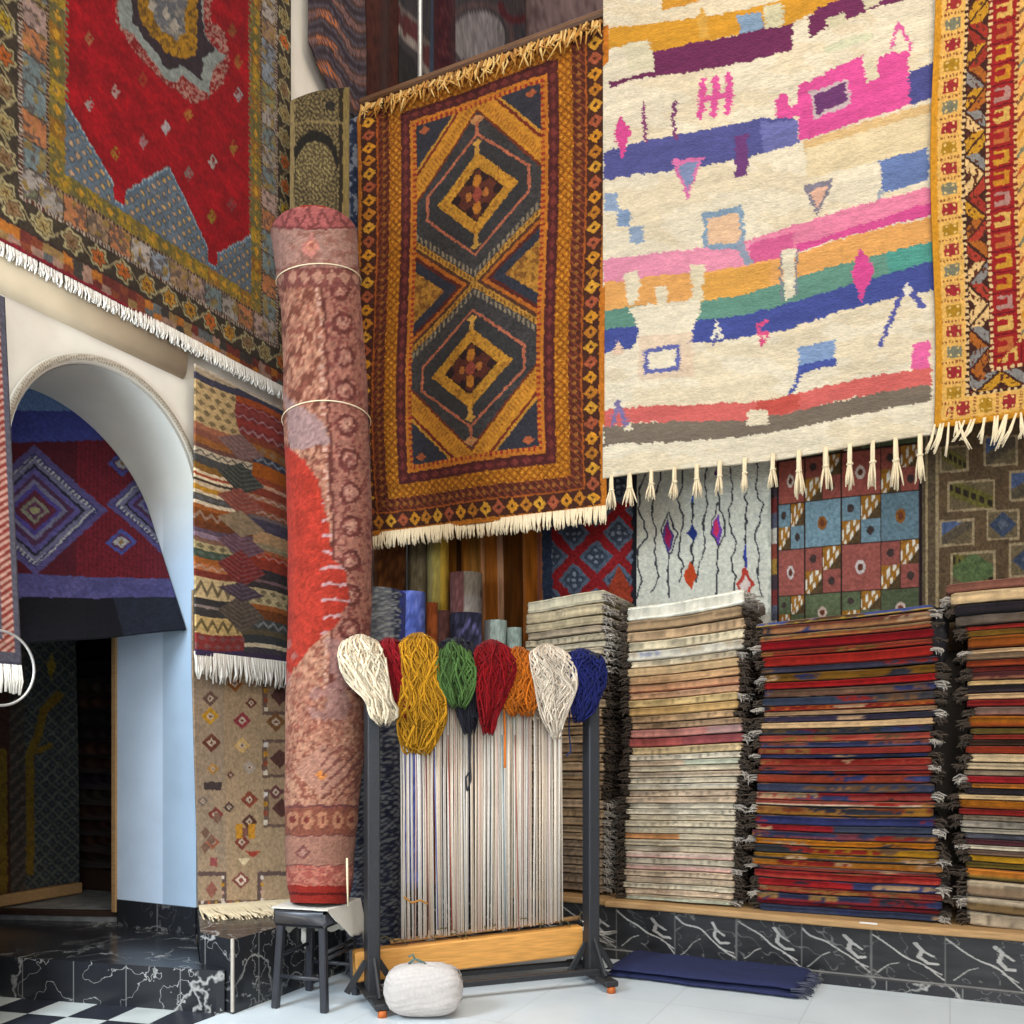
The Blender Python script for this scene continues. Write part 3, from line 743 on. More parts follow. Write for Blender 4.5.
    p.poly(B(892, 302, 938, 294, 940, 368, 892, 375), 'e05c94')
    # red and grey feet bands
    p.poly(B(40, 480, 300, 462, 480, 445, 640, 412, 800, 386, 945, 365, 945, 415, 700, 450, 440, 502, 120, 520, 40, 528), 'd26058'); p.f(p.inpoly(B(460, 450, 580, 425, 580, 470, 460, 495)), 'c24c40')
    p.poly(B(40, 528, 250, 512, 440, 500, 600, 470, 800, 435, 945, 412, 945, 460, 700, 500, 440, 545, 200, 572, 40, 580), '776858')
    p.poly(B(432, 475, 490, 470, 492, 512, 435, 516), 'dccbaa'); p.line(B(65, 520, 82, 460, 108, 535), 4.5, '7a6c98'); p.poly(B(98, 540, 112, 520, 124, 540), 'dccbaa')
    p.grain(.10, 50, 300, 3); p.grain(.07, 5, 60, 8)
def d_white(U, V):
    d = .014 * np.sin(U * 8 + 1) * (.4 + .6 * V) + .03 * np.exp(-((U - .5) / .03) ** 2) * .3 * V
    sh = np.zeros(U.shape + (3,)); sh[..., 2] = .02 * (np.sin(U * 7.5 + .6) * .5 + .5) * V
    return d, sh
sheet('pile', bil((xw0, YW, zw1), (xw1, YW, zw1), (xw1, YW, zw0), (xw0, YW, zw0)), 350, 520, p_white, M['shag'], R3, disp=d_white, thick=.022, gain=.95)
def tassel(name, top, L, m, parent, seed, r=.017):
    rnd = random.Random(seed); mb = MB(); top = np.asarray(top, float)
    kn = L * .42
    for i in range(11):
        a = rnd.uniform(0, 6.28); q = r * .45 * math.sqrt(rnd.random())
        o0 = np.array([math.cos(a) * q, math.sin(a) * q, 0]); sp = rnd.uniform(1.6, 3.0); bx = rnd.gauss(0, .012)
        pts = [top + o0 + (0, -.008, .015), top + o0 * 1.1 + (bx * .1, -.01, -kn * .6), top + o0 * .9 + (bx * .2, -.008, -kn), top + o0 * sp + (bx * .6, -.008, -L * .72), top + o0 * sp * 1.15 + (bx, -.006, -L * rnd.uniform(.9, 1.08))]
        mb.tube(pts, [.005, .006, .006, .0055, .003], 5)
    mb.tube([top + (0, -.008, -kn * .9), top + (0, -.008, -kn), top + (0, -.008, -kn * 1.1)], [r * .7, r * 1.15, r * .7], 8)
    return mb.build(name, m, parent)
for i, (px, py, L) in enumerate(((612, 480, 27), (630, 479, 27), (652, 478, 24), (675, 477, 26), (697, 476, 26), (720, 474, 26), (745, 472, 26), (773, 470, 26), (799, 460, 36), (826, 456, 33), (850, 455, 34), (873, 451, 36), (896, 449, 38), (920, 447, 34))):
    tp = on_y(px, py, YW - .012)
    tp[2] = zw0 + .012
    tassel('tassel', tp, L * .0062, M['cream'], R3, 50 + i)

# ---- 4. carpet at the right edge
YG = 4.945
xg0, xg1 = on_y(933, 300, YG)[0], on_y(933, 300, YG)[0] + 1.05
zg0, zg1 = 2.79, 5.53
R4 = thing('bordered_carpet', 'ochre and red carpet with many narrow patterned borders at the right edge', 'carpet', ((xg0 + xg1) / 2, YG, zg0))
def p_gold(p):
    x, z = p.P[..., 0], p.P[..., 2]
    x = x + (vn(x * 80, z * 80, 2) - .5) * .008; z = z + (vn(x * 80, z * 80, 6) - .5) * .008
    ds = np.minimum(x - xg0, xg1 - x); db = z - zg0
    e = np.minimum(ds, db * 1.0); t = np.where(ds < db, z, x)
    p.f(True, 'd69a44'); e = np.where(e < .03, e, .03 + (e - .03) * 1.62); p.f(e < .03, 'cf8a1c')
    def cell(per): k = np.floor(t / per); return k.astype(int), (t / per - k - .5)
    m = (e >= .03) & (e < .20); p.f(m, 'e0a850')
    k, lt = cell(.10); le = (e - .115) / .15
    cols = np.array([hx(q) for q in ('9c2a28', 'a87818', '9a2428', '77745c')])[k % 4]
    f4 = (np.abs(np.abs(lt) - .16) < .12) & (np.abs(np.abs(le) - .2) < .15) | ((np.abs(lt) < .3) & (np.abs(le) < .05)) | ((np.abs(lt) < .06) & (np.abs(le) < .36))
    q = m & f4; p.c[q] = cols[q]; p.f(m & (np.hypot(np.abs(lt) - .16, np.abs(le) - .2) < .06), 'e4b868')
    p.f(m & (np.abs(lt) > .44) & (((e / .025) % 1) < .5), '8c4a28')
    m = (e >= .20) & (e < .222); p.f(m, '3a2018'); p.f(m & (((t / .03) % 1) < .5), 'd8b078')
    m = (e >= .222) & (e < .37); p.f(m, '402018')
    k, lt = cell(.105); le = (e - .296) / .148
    zz = lt + np.where(k % 2 == 0, le, -le)
    cs = np.array([hx(q) for q in ('a83424', 'c0861c', 'dcb070', 'a85a1c', '807a74', '9c2c20')])
    ci = (hash2(k, (zz > 0).astype(int), 4) * 5.99).astype(int)
    q = m & (np.abs(zz) > .08) & (np.abs(zz) < .62) & (np.abs(le) < .46); p.c[q] = cs[ci][q]
    p.f(m & (vn(t * 70, e * 70, 3) > .75), '5a2c1c')
    m = (e >= .37) & (e < .395); p.f(m, 'dcb478'); p.f(m & (((t / .03) % 1) < .45), '7c1a1c')
    m = (e >= .395) & (e < .56); p.f(m, '9a1c1c')
    k, lt = cell(.10); le = (e - .478) / .165
    cs = np.array([hx(q) for q in ('c88c24', 'b8602c', 'd0a04c', 'a8786c', 'c07a1c')])[k % 5]
    q = m & (np.maximum(np.abs(lt), np.abs(le)) < .33) & ~((lt > -.08) & (le < .1) & (lt < .2)); p.c[q] = cs[q]
    p.f(m & (np.abs(lt) > .46), '6c1418')
    m = (e >= .56) & (e < .585); p.f(m, 'dca860'); p.f(m & (((t / .03) % 1) < .5), '7c2418')
    m = e >= .585; p.f(m, 'dca04c')
    fm = m; k = np.floor(z / .085).astype(int); lz = z / .085 - k - .5
    V1 = np.abs(np.abs((x / .11) % 1 - .5) * 1.6 - .4 - lz * .9)
    cs = np.array([hx(q) for q in ('7c5a38', 'b8502c', '6c705c', 'c8801c', '8c3a28')])[k % 5]
    q = fm & (V1 < .12); p.c[q] = cs[q]
    p.grain(.16, 120, 260, 3)
def d_gold(U, V):
    d = .02 * np.sin(U * 7 + 2 + V) * (.4 + .6 * V)
    sh = np.zeros(U.shape + (3,)); sh[..., 0] = .02 * np.sin(V * 9) * (1 - U) * .6
    return d, sh
sheet('pile', bil((xg0, YG, zg1), (xg1, YG, zg1), (xg1, YG, zg0), (xg0, YG, zg0)), 260, 520, p_gold, M['pile'], R4, disp=d_gold, thick=.018, gain=.92)
mb = MB(); rnd = random.Random(12)
for i in range(46):
    x = xg0 + (xg1 - xg0) * (i + rnd.random() * .8) / 46; l = rnd.uniform(.06, .16); dx = rnd.gauss(-.03, .03)
    for j in range(3):
        jx = rnd.gauss(0, .004)
        mb.tube([(x, YG - .01, zg0 + .015), (x + dx * .4 + jx, YG - .02, zg0 - l * .5), (x + dx + jx * 2, YG - .015, zg0 - l * rnd.uniform(.85, 1.05))], [.005, .005, .003], 5)
mb.build('fringe', M['cream'], R4)

# ---- 5. carpets on the back wall
def backrug(name, label, x0px, x1px, refy, z1, z0, yy, paint, nu, nv, m='flat', cat='rug', gain=1.25, dsp=.01):
    x0, x1 = on_y(x0px, refy, yy)[0], on_y(x1px, refy, yy)[0]
    o = sheet(name, bil((x0, yy, z1), (x1, yy, z1), (x1, yy, z0), (x0, yy, z0)), nu, nv, paint, M[m], None, disp=wave(dsp, 7, x0px), thick=.012, gain=gain)
    return tag(o, label, cat)
def p_diam(p):
    p.wob(1.2, 4)
    p.f(True, '4b5460')
    S = 1024 / 260
    X = (p.X - 530) * S; Y = (p.Y - 440) * S
    p.f((X < 45), '5a2024'); p.f((X >= 45) & (X < 88), '2a3242'); p.f((X > 40) & (X < 48), '7c5c50')
    for sx in (1, -1):
        u = (X * sx * 1.0 + Y * .95) / 175
        p.f((X > 88) & (np.abs(u % 1 - .5) < .13), '7c1a1c')
    q1 = np.floor((X + Y * .95) / 175 + .5); q2 = np.floor((-X + Y * .95) / 175 + .5)
    f1 = ((X + Y * .95) / 175 + .5) % 1 - .5; f2 = ((-X + Y * .95) / 175 + .5) % 1 - .5
    m = (X > 88) & (np.abs(f1) < .26) & (np.abs(f2) < .26); p.f(m, '343a44')
    for ox, oy in ((0, 0), (.13, .13), (-.13, -.13), (.13, -.13), (-.13, .13)):
        p.f((X > 88) & (np.hypot(f1 - ox, f2 - oy) < .055), '6c7078')
    p.f((X > 310) & (Y > 500 + (X - 310) * .0) & (np.abs(X - 350) < (Y - 490) * .45), '84301c')
    p.f(X > 402, '1e1e22')
    p.grain(.3, 60, 120, 3)
backrug('diamond_kilim', 'blue grey and red diamond carpet on the back wall above the left beige stack', 538, 637, 540, 3.3, 2.0, 5.715, p_diam, 110, 190)
def p_berber(p):
    p.wob(1.5, 6); S = 1024 / 260
    def Q(*q): return [(530 + q[i] / S, 440 + q[i + 1] / S) for i in range(0, len(q), 2)]
    p.f(True, 'c4c0ae'); p.f(fbm(p.X * .04, p.Y * .04, 5) > .55, 'b8b6a6', .6); p.f((p.X < 660), 'b8b09c', .35)
    k = '3a3a3c'
    for pts in ((425, -60, 440, 60, 455, 130, 432, 190, 428, 270, 440, 310, 462, 380, 428, 430, 425, 500, 440, 540, 425, 620),
                (520, 60, 505, 180, 480, 270, 495, 360, 490, 440, 505, 540, 480, 600),
                (590, 60, 600, 180, 580, 230, 605, 300, 590, 400, 585, 450, 605, 500, 590, 560),
                (700, 60, 690, 170, 700, 270, 685, 330, 690, 430, 670, 480, 660, 560),
                (740, 60, 738, 170, 745, 260, 770, 330, 765, 380, 742, 420, 740, 520, 738, 620), (740, 250, 715, 340, 725, 390, 742, 420),
                (790, 90, 800, 200, 785, 280, 790, 340, 815, 410, 795, 480, 810, 540, 800, 620),
                (900, 60, 890, 200, 918, 260, 905, 330, 885, 380, 905, 450, 895, 540, 915, 620), (850, 190, 855, 300, 850, 420, 845, 500),
                (545, 280, 515, 360, 545, 450, 548, 620), (545, 280, 580, 370, 548, 450), (640, 240, 640, 330), (640, 400, 640, 490)):
        p.line(Q(*pts), 1.7, k)
    p.line(Q(640, 60, 655, 170, 640, 240), 2, '2c4a8c'); p.line(Q(850, 420, 850, 510), 2.2, '2c3c8c')
    for x, y, rx, ry, c in ((543, 378, 22, 72, '4c3c74'), (543, 378, 13, 48, '9c1c48'), (638, 365, 18, 40, '22306c'), (635, 535, 26, 58, 'b8401c'), (740, 355, 20, 62, '6a3a94'), (738, 352, 13, 38, 'c02c50'), (848, 160, 12, 40, '8c1c6c'), (848, 570, 32, 68, 'b0382c'), (848, 575, 20, 44, 'cfb8ac'), (740, 130, 14, 30, '5c2c6c')):
        p.dia(530 + x / S, 440 + y / S, rx / S * 1.1, ry / S, c)
    p.f((p.X > 530 + 940 / S) & (vn(p.X * .3, p.Y * .12, 3) > .5), 'a8a898')
    p.grain(.12, 60, 120, 3)
backrug('berber_carpet', 'white carpet with thin black zigzag lines and small coloured lozenges on the back wall', 637, 771, 540, 3.35, 1.75, 5.715, p_berber, 150, 230, 'shag')
def p_strip(p):
    k = np.floor(p.V * 16).astype(int)
    pal = np.array([hx(q) for q in ('6c2c28', '4c4c58', 'a8a090', '7c3a2c', '8c6a2c', '3c3034')]); p.c[...] = pal[k % 6]; p.grain(.3, 30, 200, 2)
backrug('narrow_kilim', 'narrow strip of a striped kilim between the white and the checked carpets', 769, 780, 540, 3.3, 1.8, 5.735, p_strip, 14, 160)
def p_block(p):
    S = 1024 / 260
    u, v = p.U, p.V
    p.f(True, '6c3026')
    zr = [3.28, 2.96, 2.69, 2.41, 2.13, 1.90, 1.72]
    z = p.P[..., 2]
    x0, x1 = p.P[0, 0, 0], p.P[0, -1, 0]
    cb_ = [0, .2, .46, .73, 1.0]
    big = [('566040', 'a8b0a0'), ('8a463a', 'b8a898'), ('667e86', '7c4c1c'), ('8a4a40', 'b0a49c'), ('545c40', 'b09888'), ('8c5c22', '6c4a2c'), ('8a463a', 'b8a898')]
    for r in range(6):
        for c in range(4):
            m = (z <= zr[r]) & (z > zr[r + 1]) & (u >= cb_[c]) & (u < cb_[c + 1])
            lu = (u - cb_[c]) / (cb_[c + 1] - cb_[c]); lv = (zr[r] - z) / (zr[r] - zr[r + 1])
            b0, b1 = big[r]; b0 = hx(b0); 
            if (c == 3 and r % 2 == 0): b0 = b0 * .85
            if (r + c) % 2 == 1:
                p.f(m, b0); d = np.hypot((lu - .5) * 1.2, lv - .5)
                p.f(m & (d < .15), b1); p.f(m & (d < .08), '5c3020')
            else:
                q = (lu < .5) == (lv < .5)
                p.f(m, b0 * .95); p.f(m & q & (np.hypot(lu % .5 - .25, lv % .5 - .25) < .09), '3c302c')
                s = m & ~q; st = ((lu + lv) * 1.0) 
                p.f(s, '8c5c1e'); p.f(s & (np.abs(lu + lv - 1.0 + .14 * np.sign(np.sin(lu * 40))) < .10), 'c8bca8'); p.f(s & (lu + lv > 1.16), '4c3a24')
            p.f(m & ((lu < .035) | (lv < .03) | (np.abs(lu - .5) < .012) & ((r + c) % 2 == 0)), '33241e')
    p.f((u < .012) | (u > .985), '2c2024')
    p.grain(.22, 70, 140, 3)
backrug('block_kilim', 'kilim of red, blue and green blocks on the back wall above the red stack', 777, 921, 520, 3.28, 1.72, 5.715, p_block, 170, 230)
def p_loz(p):
    S = 1024 / 260
    X = (p.X - 764) * S; Y = (p.Y - 420) * S + (p.X - 764 - 160) * .22
    p.f(True, '58452f'); p.f((fbm(p.X * .05, p.Y * .05, 4) > .5), '4e3e2c', .6)
    p.f(X < 690, '5c4c36')
    p.f((X < 682) & (((X + Y) / 9 % 1) < .45), '463a2c')
    for x in (640, 682): p.f(np.abs(X - x) < 5, '8a7654')
    R = ((722, 250, 910, 370), (690, 400, 828, 505), (875, 370, 1005, 490), (735, 530, 912, 680), (965, 220, 1150, 340), (965, 505, 1120, 640), (690, 110, 805, 215), (865, 80, 1000, 200), (1040, 380, 1200, 480))
    for i, (x0, y0, x1, y1) in enumerate(R):
        m = (X > x0) & (X < x1) & (Y > y0) & (Y < y1); p.f(m, '8c7858')
        m = (X > x0 + 9) & (X < x1 - 9) & (Y > y0 + 9) & (Y < y1 - 9); p.f(m, '5e5038')
        lx = (X - (x0 + x1) / 2) / ((x1 - x0) / 2); ly = (Y - (y0 + y1) / 2) / ((y1 - y0) / 2)
        if i % 3 == 2: p.f(m & (np.abs(lx) + np.abs(ly) < .85), '343c4c'); p.f(m & (np.abs(lx) + np.abs(ly) < .4), '4c5058')
        elif i % 3 == 0: p.f(m & (np.abs(lx * .7 - ly) < .55), '5c5426'); p.f(m & (np.abs(lx * .7 - ly) < .22) & (((lx * 6) % 2) < 1.3), '2e261e')
        else: p.f(m & (np.abs(lx * .8 + ly) < .35), '4c4234'); p.f(m & (lx * .8 + ly < -.5), '44506a')
        if i == 3: p.f(m & (np.abs(lx) * .8 + np.abs(ly) < .95), '4c5a36')
    p.grain(.3, 70, 140, 3)
backrug('cartouche_rug', 'brown rug with cream outlined boxes on the back wall above the right stack', 922, 1060, 520, 3.3, 1.75, 5.715, p_loz, 170, 200)
# brown and orange striped hanging behind the looms
def p_drape(p):
    X = p.X
    st = [(430, '5c3a14'), (447, '7c4a14'), (458, '3c2410'), (463, '7c4814'), (470, '6c4418'), (482, '8a5a38'), (486, '754012'), (498, '8c6448'), (503, '442408'), (522, '8a5224'), (525, '7c4410'), (537, '6a3c2c'), (541, '7a4410')]
    p.f(True, '50300f')
    for a, b in st: p.f(X >= a, b)
    p.grain(.3, 60, 10, 3)
dr = backrug('striped_hanging', 'brown and orange vertically striped hanging in the corner behind the rolled rugs', 432, 541, 590, 3.3, 1.2, 5.70, p_drape, 120, 60, 'flat', 'hanging', 1.45, .02)

# ---- 6. striped kilim and beige rug on the left wall
XK = -3.595
K1 = thing('striped_kilim', 'striped earth-toned kilim with zigzag lozenges hung right of the arch', 'kilim', (XK, 3.97, 1.7))
yk0, yk1, zk0, zk1 = 3.585, 4.33, 1.70, 3.235
def p_kil(p):
    rn = random.Random(17)
    def side(u, v, seed, shift):
        rr = random.Random(seed); c = np.zeros(u.shape + (3,)); z = 0
        # rows read down the photo
        left = [(.02, '8c7a60'), (.03, '33303c'), (.18, 'a08458', 'd'), (.025, '8a5238'), (.03, '704030'), (.03, '7c4a20'), (.02, '5c3a30'), (.03, 'a09078', 'z'), (.035, '3c3a38'), (.03, '704c1c'), (.012, 'c0aa88'), (.012, '8c3a20'), (.012, 'c0aa88'), (.012, '3c3028'), (.016, 'b09878'), (.022, 'a0701c'), (.014, 'b8a484'), (.03, '44403c', 'd'), (.016, 'b8a488'), (.02, '8a4a1c'), (.05, '683614', 'z'), (.03, '5c3018'), (.02, '50404c'), (.02, '7a6470'), (.02, '6c4c3c'), (.032, '94845c', 'd'), (.035, '384434', 'd'), (.025, '8c4c1c'), (.03, '9c5a30', 'z'), (.03, '6c2c20'), (.09, 'ac9468', 'z'), (.03, '302c2c'), (.012, '7c6c64'), (.035, '36322f'), (.075, 'b0925a', 'z'), (.07, '7a2c28', 'd'), (.028, '3a2c48'), (.01, '8c4c38')]
        right = [(.05, '33303c'), (.03, '8a3c18'), (.02, '6c1f1c', 'z'), (.03, '74302a'), (.03, '6c2420', 'z'), (.03, '7c2c24'), (.04, '6c2824', 'z'), (.03, '703420'), (.05, '7c4a1c', 'd'), (.04, '30323a', 'z'), (.07, '8a440f'), (.03, '7c3620'), (.02, 'a06c4c', 'z'), (.04, '743020'), (.03, '8a5438', 'z'), (.04, '7c3420'), (.03, '7c4428', 'z'), (.02, '5c4c48'), (.06, '3c3440'), (.06, '94704c'), (.03, '7c6c50'), (.02, '8c4c2c'), (.03, '8c2c14', 'z'), (.05, '7a2c1c'), (.05, '302828'), (.015, '6a4c4c'), (.03, '332b2a'), (.08, 'a08c64', 'd'), (.025, '8a4c20'), (.05, '643416'), (.05, '3c3c38', 'z'), (.03, '504430'), (.04, '343434'), (.02, 'b8a484'), (.03, '3a3438'), (.03, '3a2c40')]
        rows = left if shift == 0 else right
        tot = sum(r[0] for r in rows)
        for r in rows:
            h = r[0] / tot; m = (v >= z) & (v < z + h); cc = hx(r[1]); c[m] = cc
            lv = (v - z) / h
            if len(r) > 2 and r[2] == 'z': c[m & (np.abs(lv - .5 - .28 * (np.abs((u * 9) % 1 - .5) * 4 - 1)) < .16)] = np.clip(cc * .55 + .28 if cc.mean() < .5 else cc * .55, 0, 1)
            if len(r) > 2 and r[2] == 'd':
                k2 = max(1, round(h / .03)); m2 = m & (np.abs((u * 9 + np.floor(lv * k2) * .5) % 1 - .5) + np.abs((lv * k2) % 1 - .5) < .38); c[m2] = np.clip(cc * .6 + .16 if cc.mean() < .45 else cc * .65, 0, 1)
            z += h
        return c
    u, v = p.U, p.V
    v2 = v - .012 * np.sin(u * 5 + 1)
    L = side(u, v2, 1, 0); R = side(u, v2 + .0, 2, 1)
    edge2 = np.interp(v, [0, .05, .10, .16, .22, .30, .36, .42, .50, .56, .62, .68, .74, .80, .86, .92, 1], [.42, .42, .40, .45, .62, .60, .40, .38, .62, .60, .42, .52, .50, .36, .40, .52, .5])
    p.c[...] = np.where((u < edge2)[..., None], L, R)
    # centre lozenges
    for cy, hgt, col, lo in ((.335, .06, '34342c', 0), (.58, .055, '5c3c44', 1), (.42, .05, '7a3a2c', 0), (.5, .05, '7c6448', 0), (.22, .05, '6a4a44', 0), (.665, .07, '6c2420', 0), (.83, .07, '4e4034', 0), (.75, .035, '44343c', 0)):
        d = np.abs(u - .48) / .26 + np.abs(v - cy) / hgt
        m = d < 1; p.f(m, col); p.f(m & (np.abs((v * 60 + np.abs(u - .48) * 10) % 1 - .5) < .16), hx(col) * .7 + .14)
    p.f(v < .012, '9a8c78'); p.grain(.25, 40, 200, 3)
sheet('weave', bil((XK, yk0, zk1), (XK, yk1, zk1), (XK, yk1, zk0), (XK, yk0, zk0)), 120, 330, p_kil, M['flat'], K1, nrm=(1, 0, 0), disp=wave(.008, 6, 1), thick=.01, gain=1.15)
fringe('fringe', (XK, yk0, zk0), (XK, yk1, zk0), .13, 70, M['white'], K1, 9, nrm=(1, 0, 0), w=.013, jl=.25, lean=.012)

K2 = thing('tribal_rug', 'beige rug with small scattered motifs hanging below the striped kilim', 'rug', (-3.45, 3.97, .35))
def f_tri(U, V):
    z = 2.05 - V * (2.05 - .365); x = -3.635
    s = np.clip((1.60 - z) / 1.235, 0, 1); yb = 4.36 - .40 * s; xb = -3.635 + .38 * s; xa = -3.635 + .045 * s; return np.stack([xa + U * (xb - xa), 3.615 + U * (yb - 3.615), z], -1)
def p_tri(p):
    p.f(True, '8c7254'); p.f(p.U < .3, '84705c', .7); p.f(fbm(p.U * 3, p.V * 6, 3) > .55, '94785a', .5)
    S = 1024 / 300
    p.wob(.5, 2)
    def at(x, y): return x / S, 520 + y / S
    def sq(x, y, w, h, c): p.f((np.abs(p.X - x / S) < w / S / 2) & (np.abs(p.Y - 520 - y / S) < h / S / 2), c)
    for x, y in ((938, 600), (938, 815), (945, 985)):
        sq(x + 20, y, 130, 130, '5a4438'); sq(x + 22, y, 100, 108, '84694e')
        p.dia(*at(x + 15, y), 10, 10, '4a2c24')
        for k in range(4): sq(905, y - 48 + k * 32, 14, 16, ('b8aca0', '9c6a1c', '7c3a24', 'b8a890')[k])
    for x, y, r, c in ((800, 560, 8, '7c4414'), (940, 690, 10, '6a4422'), (940, 930, 8, '5c3430'), (715, 610, 8, '5a4034'), (715, 670, 9, 'a87818'), (825, 685, 9, '7c2c30'), (825, 770, 8, 'b08a50'), (850, 845, 7, '8c7c6c'), (720, 760, 10, '5c3020'), (725, 850, 6, '9a6c30'), (850, 955, 9, '743624'), (735, 1005, 8, '6c3028'), (850, 1030, 8, '4c2c20'), (780, 980, 6, '4a342c'), (690, 960, 6, '6c5c50'), (785, 870, 4, '5c2c24'), (855, 625, 6, '5a2c20'), (825, 1100, 8, '6a3024'), (725, 1100, 7, '8a4a34')):
        X, Y = at(x, y); p.dia(X, Y, r, r, c); p.dia(X, Y, r * .45, r * .45, 'a8927a'); p.dia(X, Y, r * .2, r * .2, '5c3428')
    S2 = 1024 / 300
    def b(x, y): return x / S2, 780 + y / S2
    for x, y, w, h, c in ((815, 175, 24, 50, 'a8701c'), (858, 175, 24, 50, 'a8701c'), (836, 178, 20, 30, '6c4434'), (725, 20, 60, 28, '3c302c'), (728, 280, 24, 28, '84403c')):
        X, Y = b(x, y); p.f((np.abs(p.X - X) < w / S2 / 2) & (np.abs(p.Y - Y) < h / S2 / 2), c)
    p.poly([b(835, 243), b(890, 243), b(862, 266)], '8c3424'); p.poly([b(808, 268), b(855, 268), b(832, 294)], 'b8a078')
    for k in range(4): p.dia(*b((700, 720, 700, 740)[k], (180, 205, 230, 130)[k]), 5, 6, '6a4c3c')
    X, Y = b(822, 342); p.dia(X, Y, 9, 9, '6c3830'); p.dia(X, Y, 6, 6, 'b8a088'); p.dia(X, Y, 3, 3, '6c3830')
    for x0, x1, y0, y1 in ((680, 765, 320, 420), (885, 1000, 320, 420)):
        for q in ((x0, y0, x1, y0), (x0 if x0 > 800 else x1, y0, x0 if x0 > 800 else x1, y1)): p.line([b(q[0], q[1]), b(q[2], q[3])], 4.5, '54403a')
    p.line([b(670, 418), b(1000, 418)], 4.5, '54403a')
    for k in range(14):
        X, Y = b(690 + k * 24, 418); p.f((np.abs(p.X - X) < 1.6) & (np.abs(p.Y - Y) < 1.5), ('b0a090', '8c4a28', 'a07c28')[k % 3])
    for k in range(4):
        for xx in (760, 895): X, Y = b(xx, 332 + k * 26); p.f((np.abs(p.X - X) < 1.6) & (np.abs(p.Y - Y) < 1.8), ('b0a090', '9c6c1c', 'a07c68')[k % 3])
    X, Y = b(722, 375); p.dia(X, Y, 6, 9, '7c4a3c')
    p.grain(.2, 60, 140, 3)
sheet('weave', f_tri, 130, 300, p_tri, M['flat'], K2, nrm=(1, 0, 0), thick=.01, gain=1.1)
mb = MB(); rnd = random.Random(31)
for i in range(150):
    q = (i + rnd.random() * .7) / 150; e2 = rnd.uniform(.24, .32)
    a0 = np.array([-3.588 + .33 * q, 3.62 + .34 * q, 0]); dr_ = np.array([.80, -.60, 0]) + rnd.gauss(0, .03)
    mb.tube([a0 + (0, 0, .375), a0 + dr_ * .03 + (0, 0, .358), a0 + dr_ * e2 * .55 + (0, 0, .349), a0 + dr_ * e2 + (0, 0, .347)], [.005, .0055, .005, .003], 5)
mb.build('fringe', M['cream'], K2)

# ---- 7. red and purple kilim draped inside the arch
K3 = thing('arch_kilim', 'dark red and violet diamond kilim draped inside the arch', 'kilim', (-3.9, AY, 1.75))
def f_arch(U, V):
    z = 3.06 - V * (3.06 - 1.66 - .185 * U); x = -4.24 + .50 * V
    hw = np.where(z > AZ, np.sqrt(np.maximum(AR ** 2 - (z - AZ) ** 2, .0004)), AR) - .012
    y = AY + (U * 2 - 1) * hw
    return np.stack([x, y, z], -1)
def p_arch(p):
    S = 1024 / 300; p.wob(.9, 3)
    def Q(*q): return [(q[i] / S, 240 + q[i + 1] / S) for i in range(0, len(q), 2)]
    X, Y = p.X * S, (p.Y - 240) * S
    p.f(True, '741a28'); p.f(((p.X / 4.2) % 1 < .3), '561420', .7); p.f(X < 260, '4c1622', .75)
    def dm(cx, cy, rx, ry, c): p.dia(cx / S, 240 + cy / S, rx / S, ry / S, c)
    for cx, cy, sc in ((115, 925, 1.0), (560, 905, .8)):
        for r, c in ((250, '544c84'), (222, '3a3a6c'), (200, '6c6c8c'), (178, '282838'), (165, '585090'), (140, '4c2c4c'), (118, '707090'), (98, '4a4090'), (78, '5c2438'), (52, '808070'), (36, '5c3050'), (20, '94946c')):
            dm(cx, cy, r * sc, r * .9 * sc, c)
        m = np.abs(X - cx) / (205 * sc) + np.abs(Y - cy) / (185 * sc); p.f((np.abs(m - 1) < .05) & (((X + Y) / 22 % 1) < .45), 'b0b0b0')
    for cx, cy in ((415, 765), (410, 1034)):
        dm(cx, cy, 52, 46, '44509c'); dm(cx, cy, 36, 32, '5c3058'); dm(cx, cy, 26, 22, 'a8a8a8'); dm(cx, cy, 10, 9, '8c6c3c')
    dm(410, 1310 - 240 + 0, 1, 1, '000000')
    top = Y < 692 - (X - 100) * .03; p.f(top, '41489a'); p.f(top & (Y < 585 + np.abs(X - 200) * .12 * 0), '6c90c4')
    yb = p.P[..., 2]
    vv = p.V + (fbm(p.U * 9, p.V * 3, 8) - .5) * .012; p.f(vv > .765, '58548e'); p.f((vv > .765) & (fbm(p.X * .1, p.Y * .1, 3) > .5), '4a4880', .7); p.f(vv > .848, '15151c'); p.f((vv > .848) & (p.U > .62), '222836')  # black hem, left part coloured darker to merge with the passage gloom
    p.grain(.25, 80, 160, 3)
def d_arch(U, V): return .012 * np.sin(U * 9) * V
sheet('weave', f_arch, 190, 260, p_arch, M['flat'], K3, nrm=(.9, 0, .35), disp=d_arch, thick=.012, gain=.82)

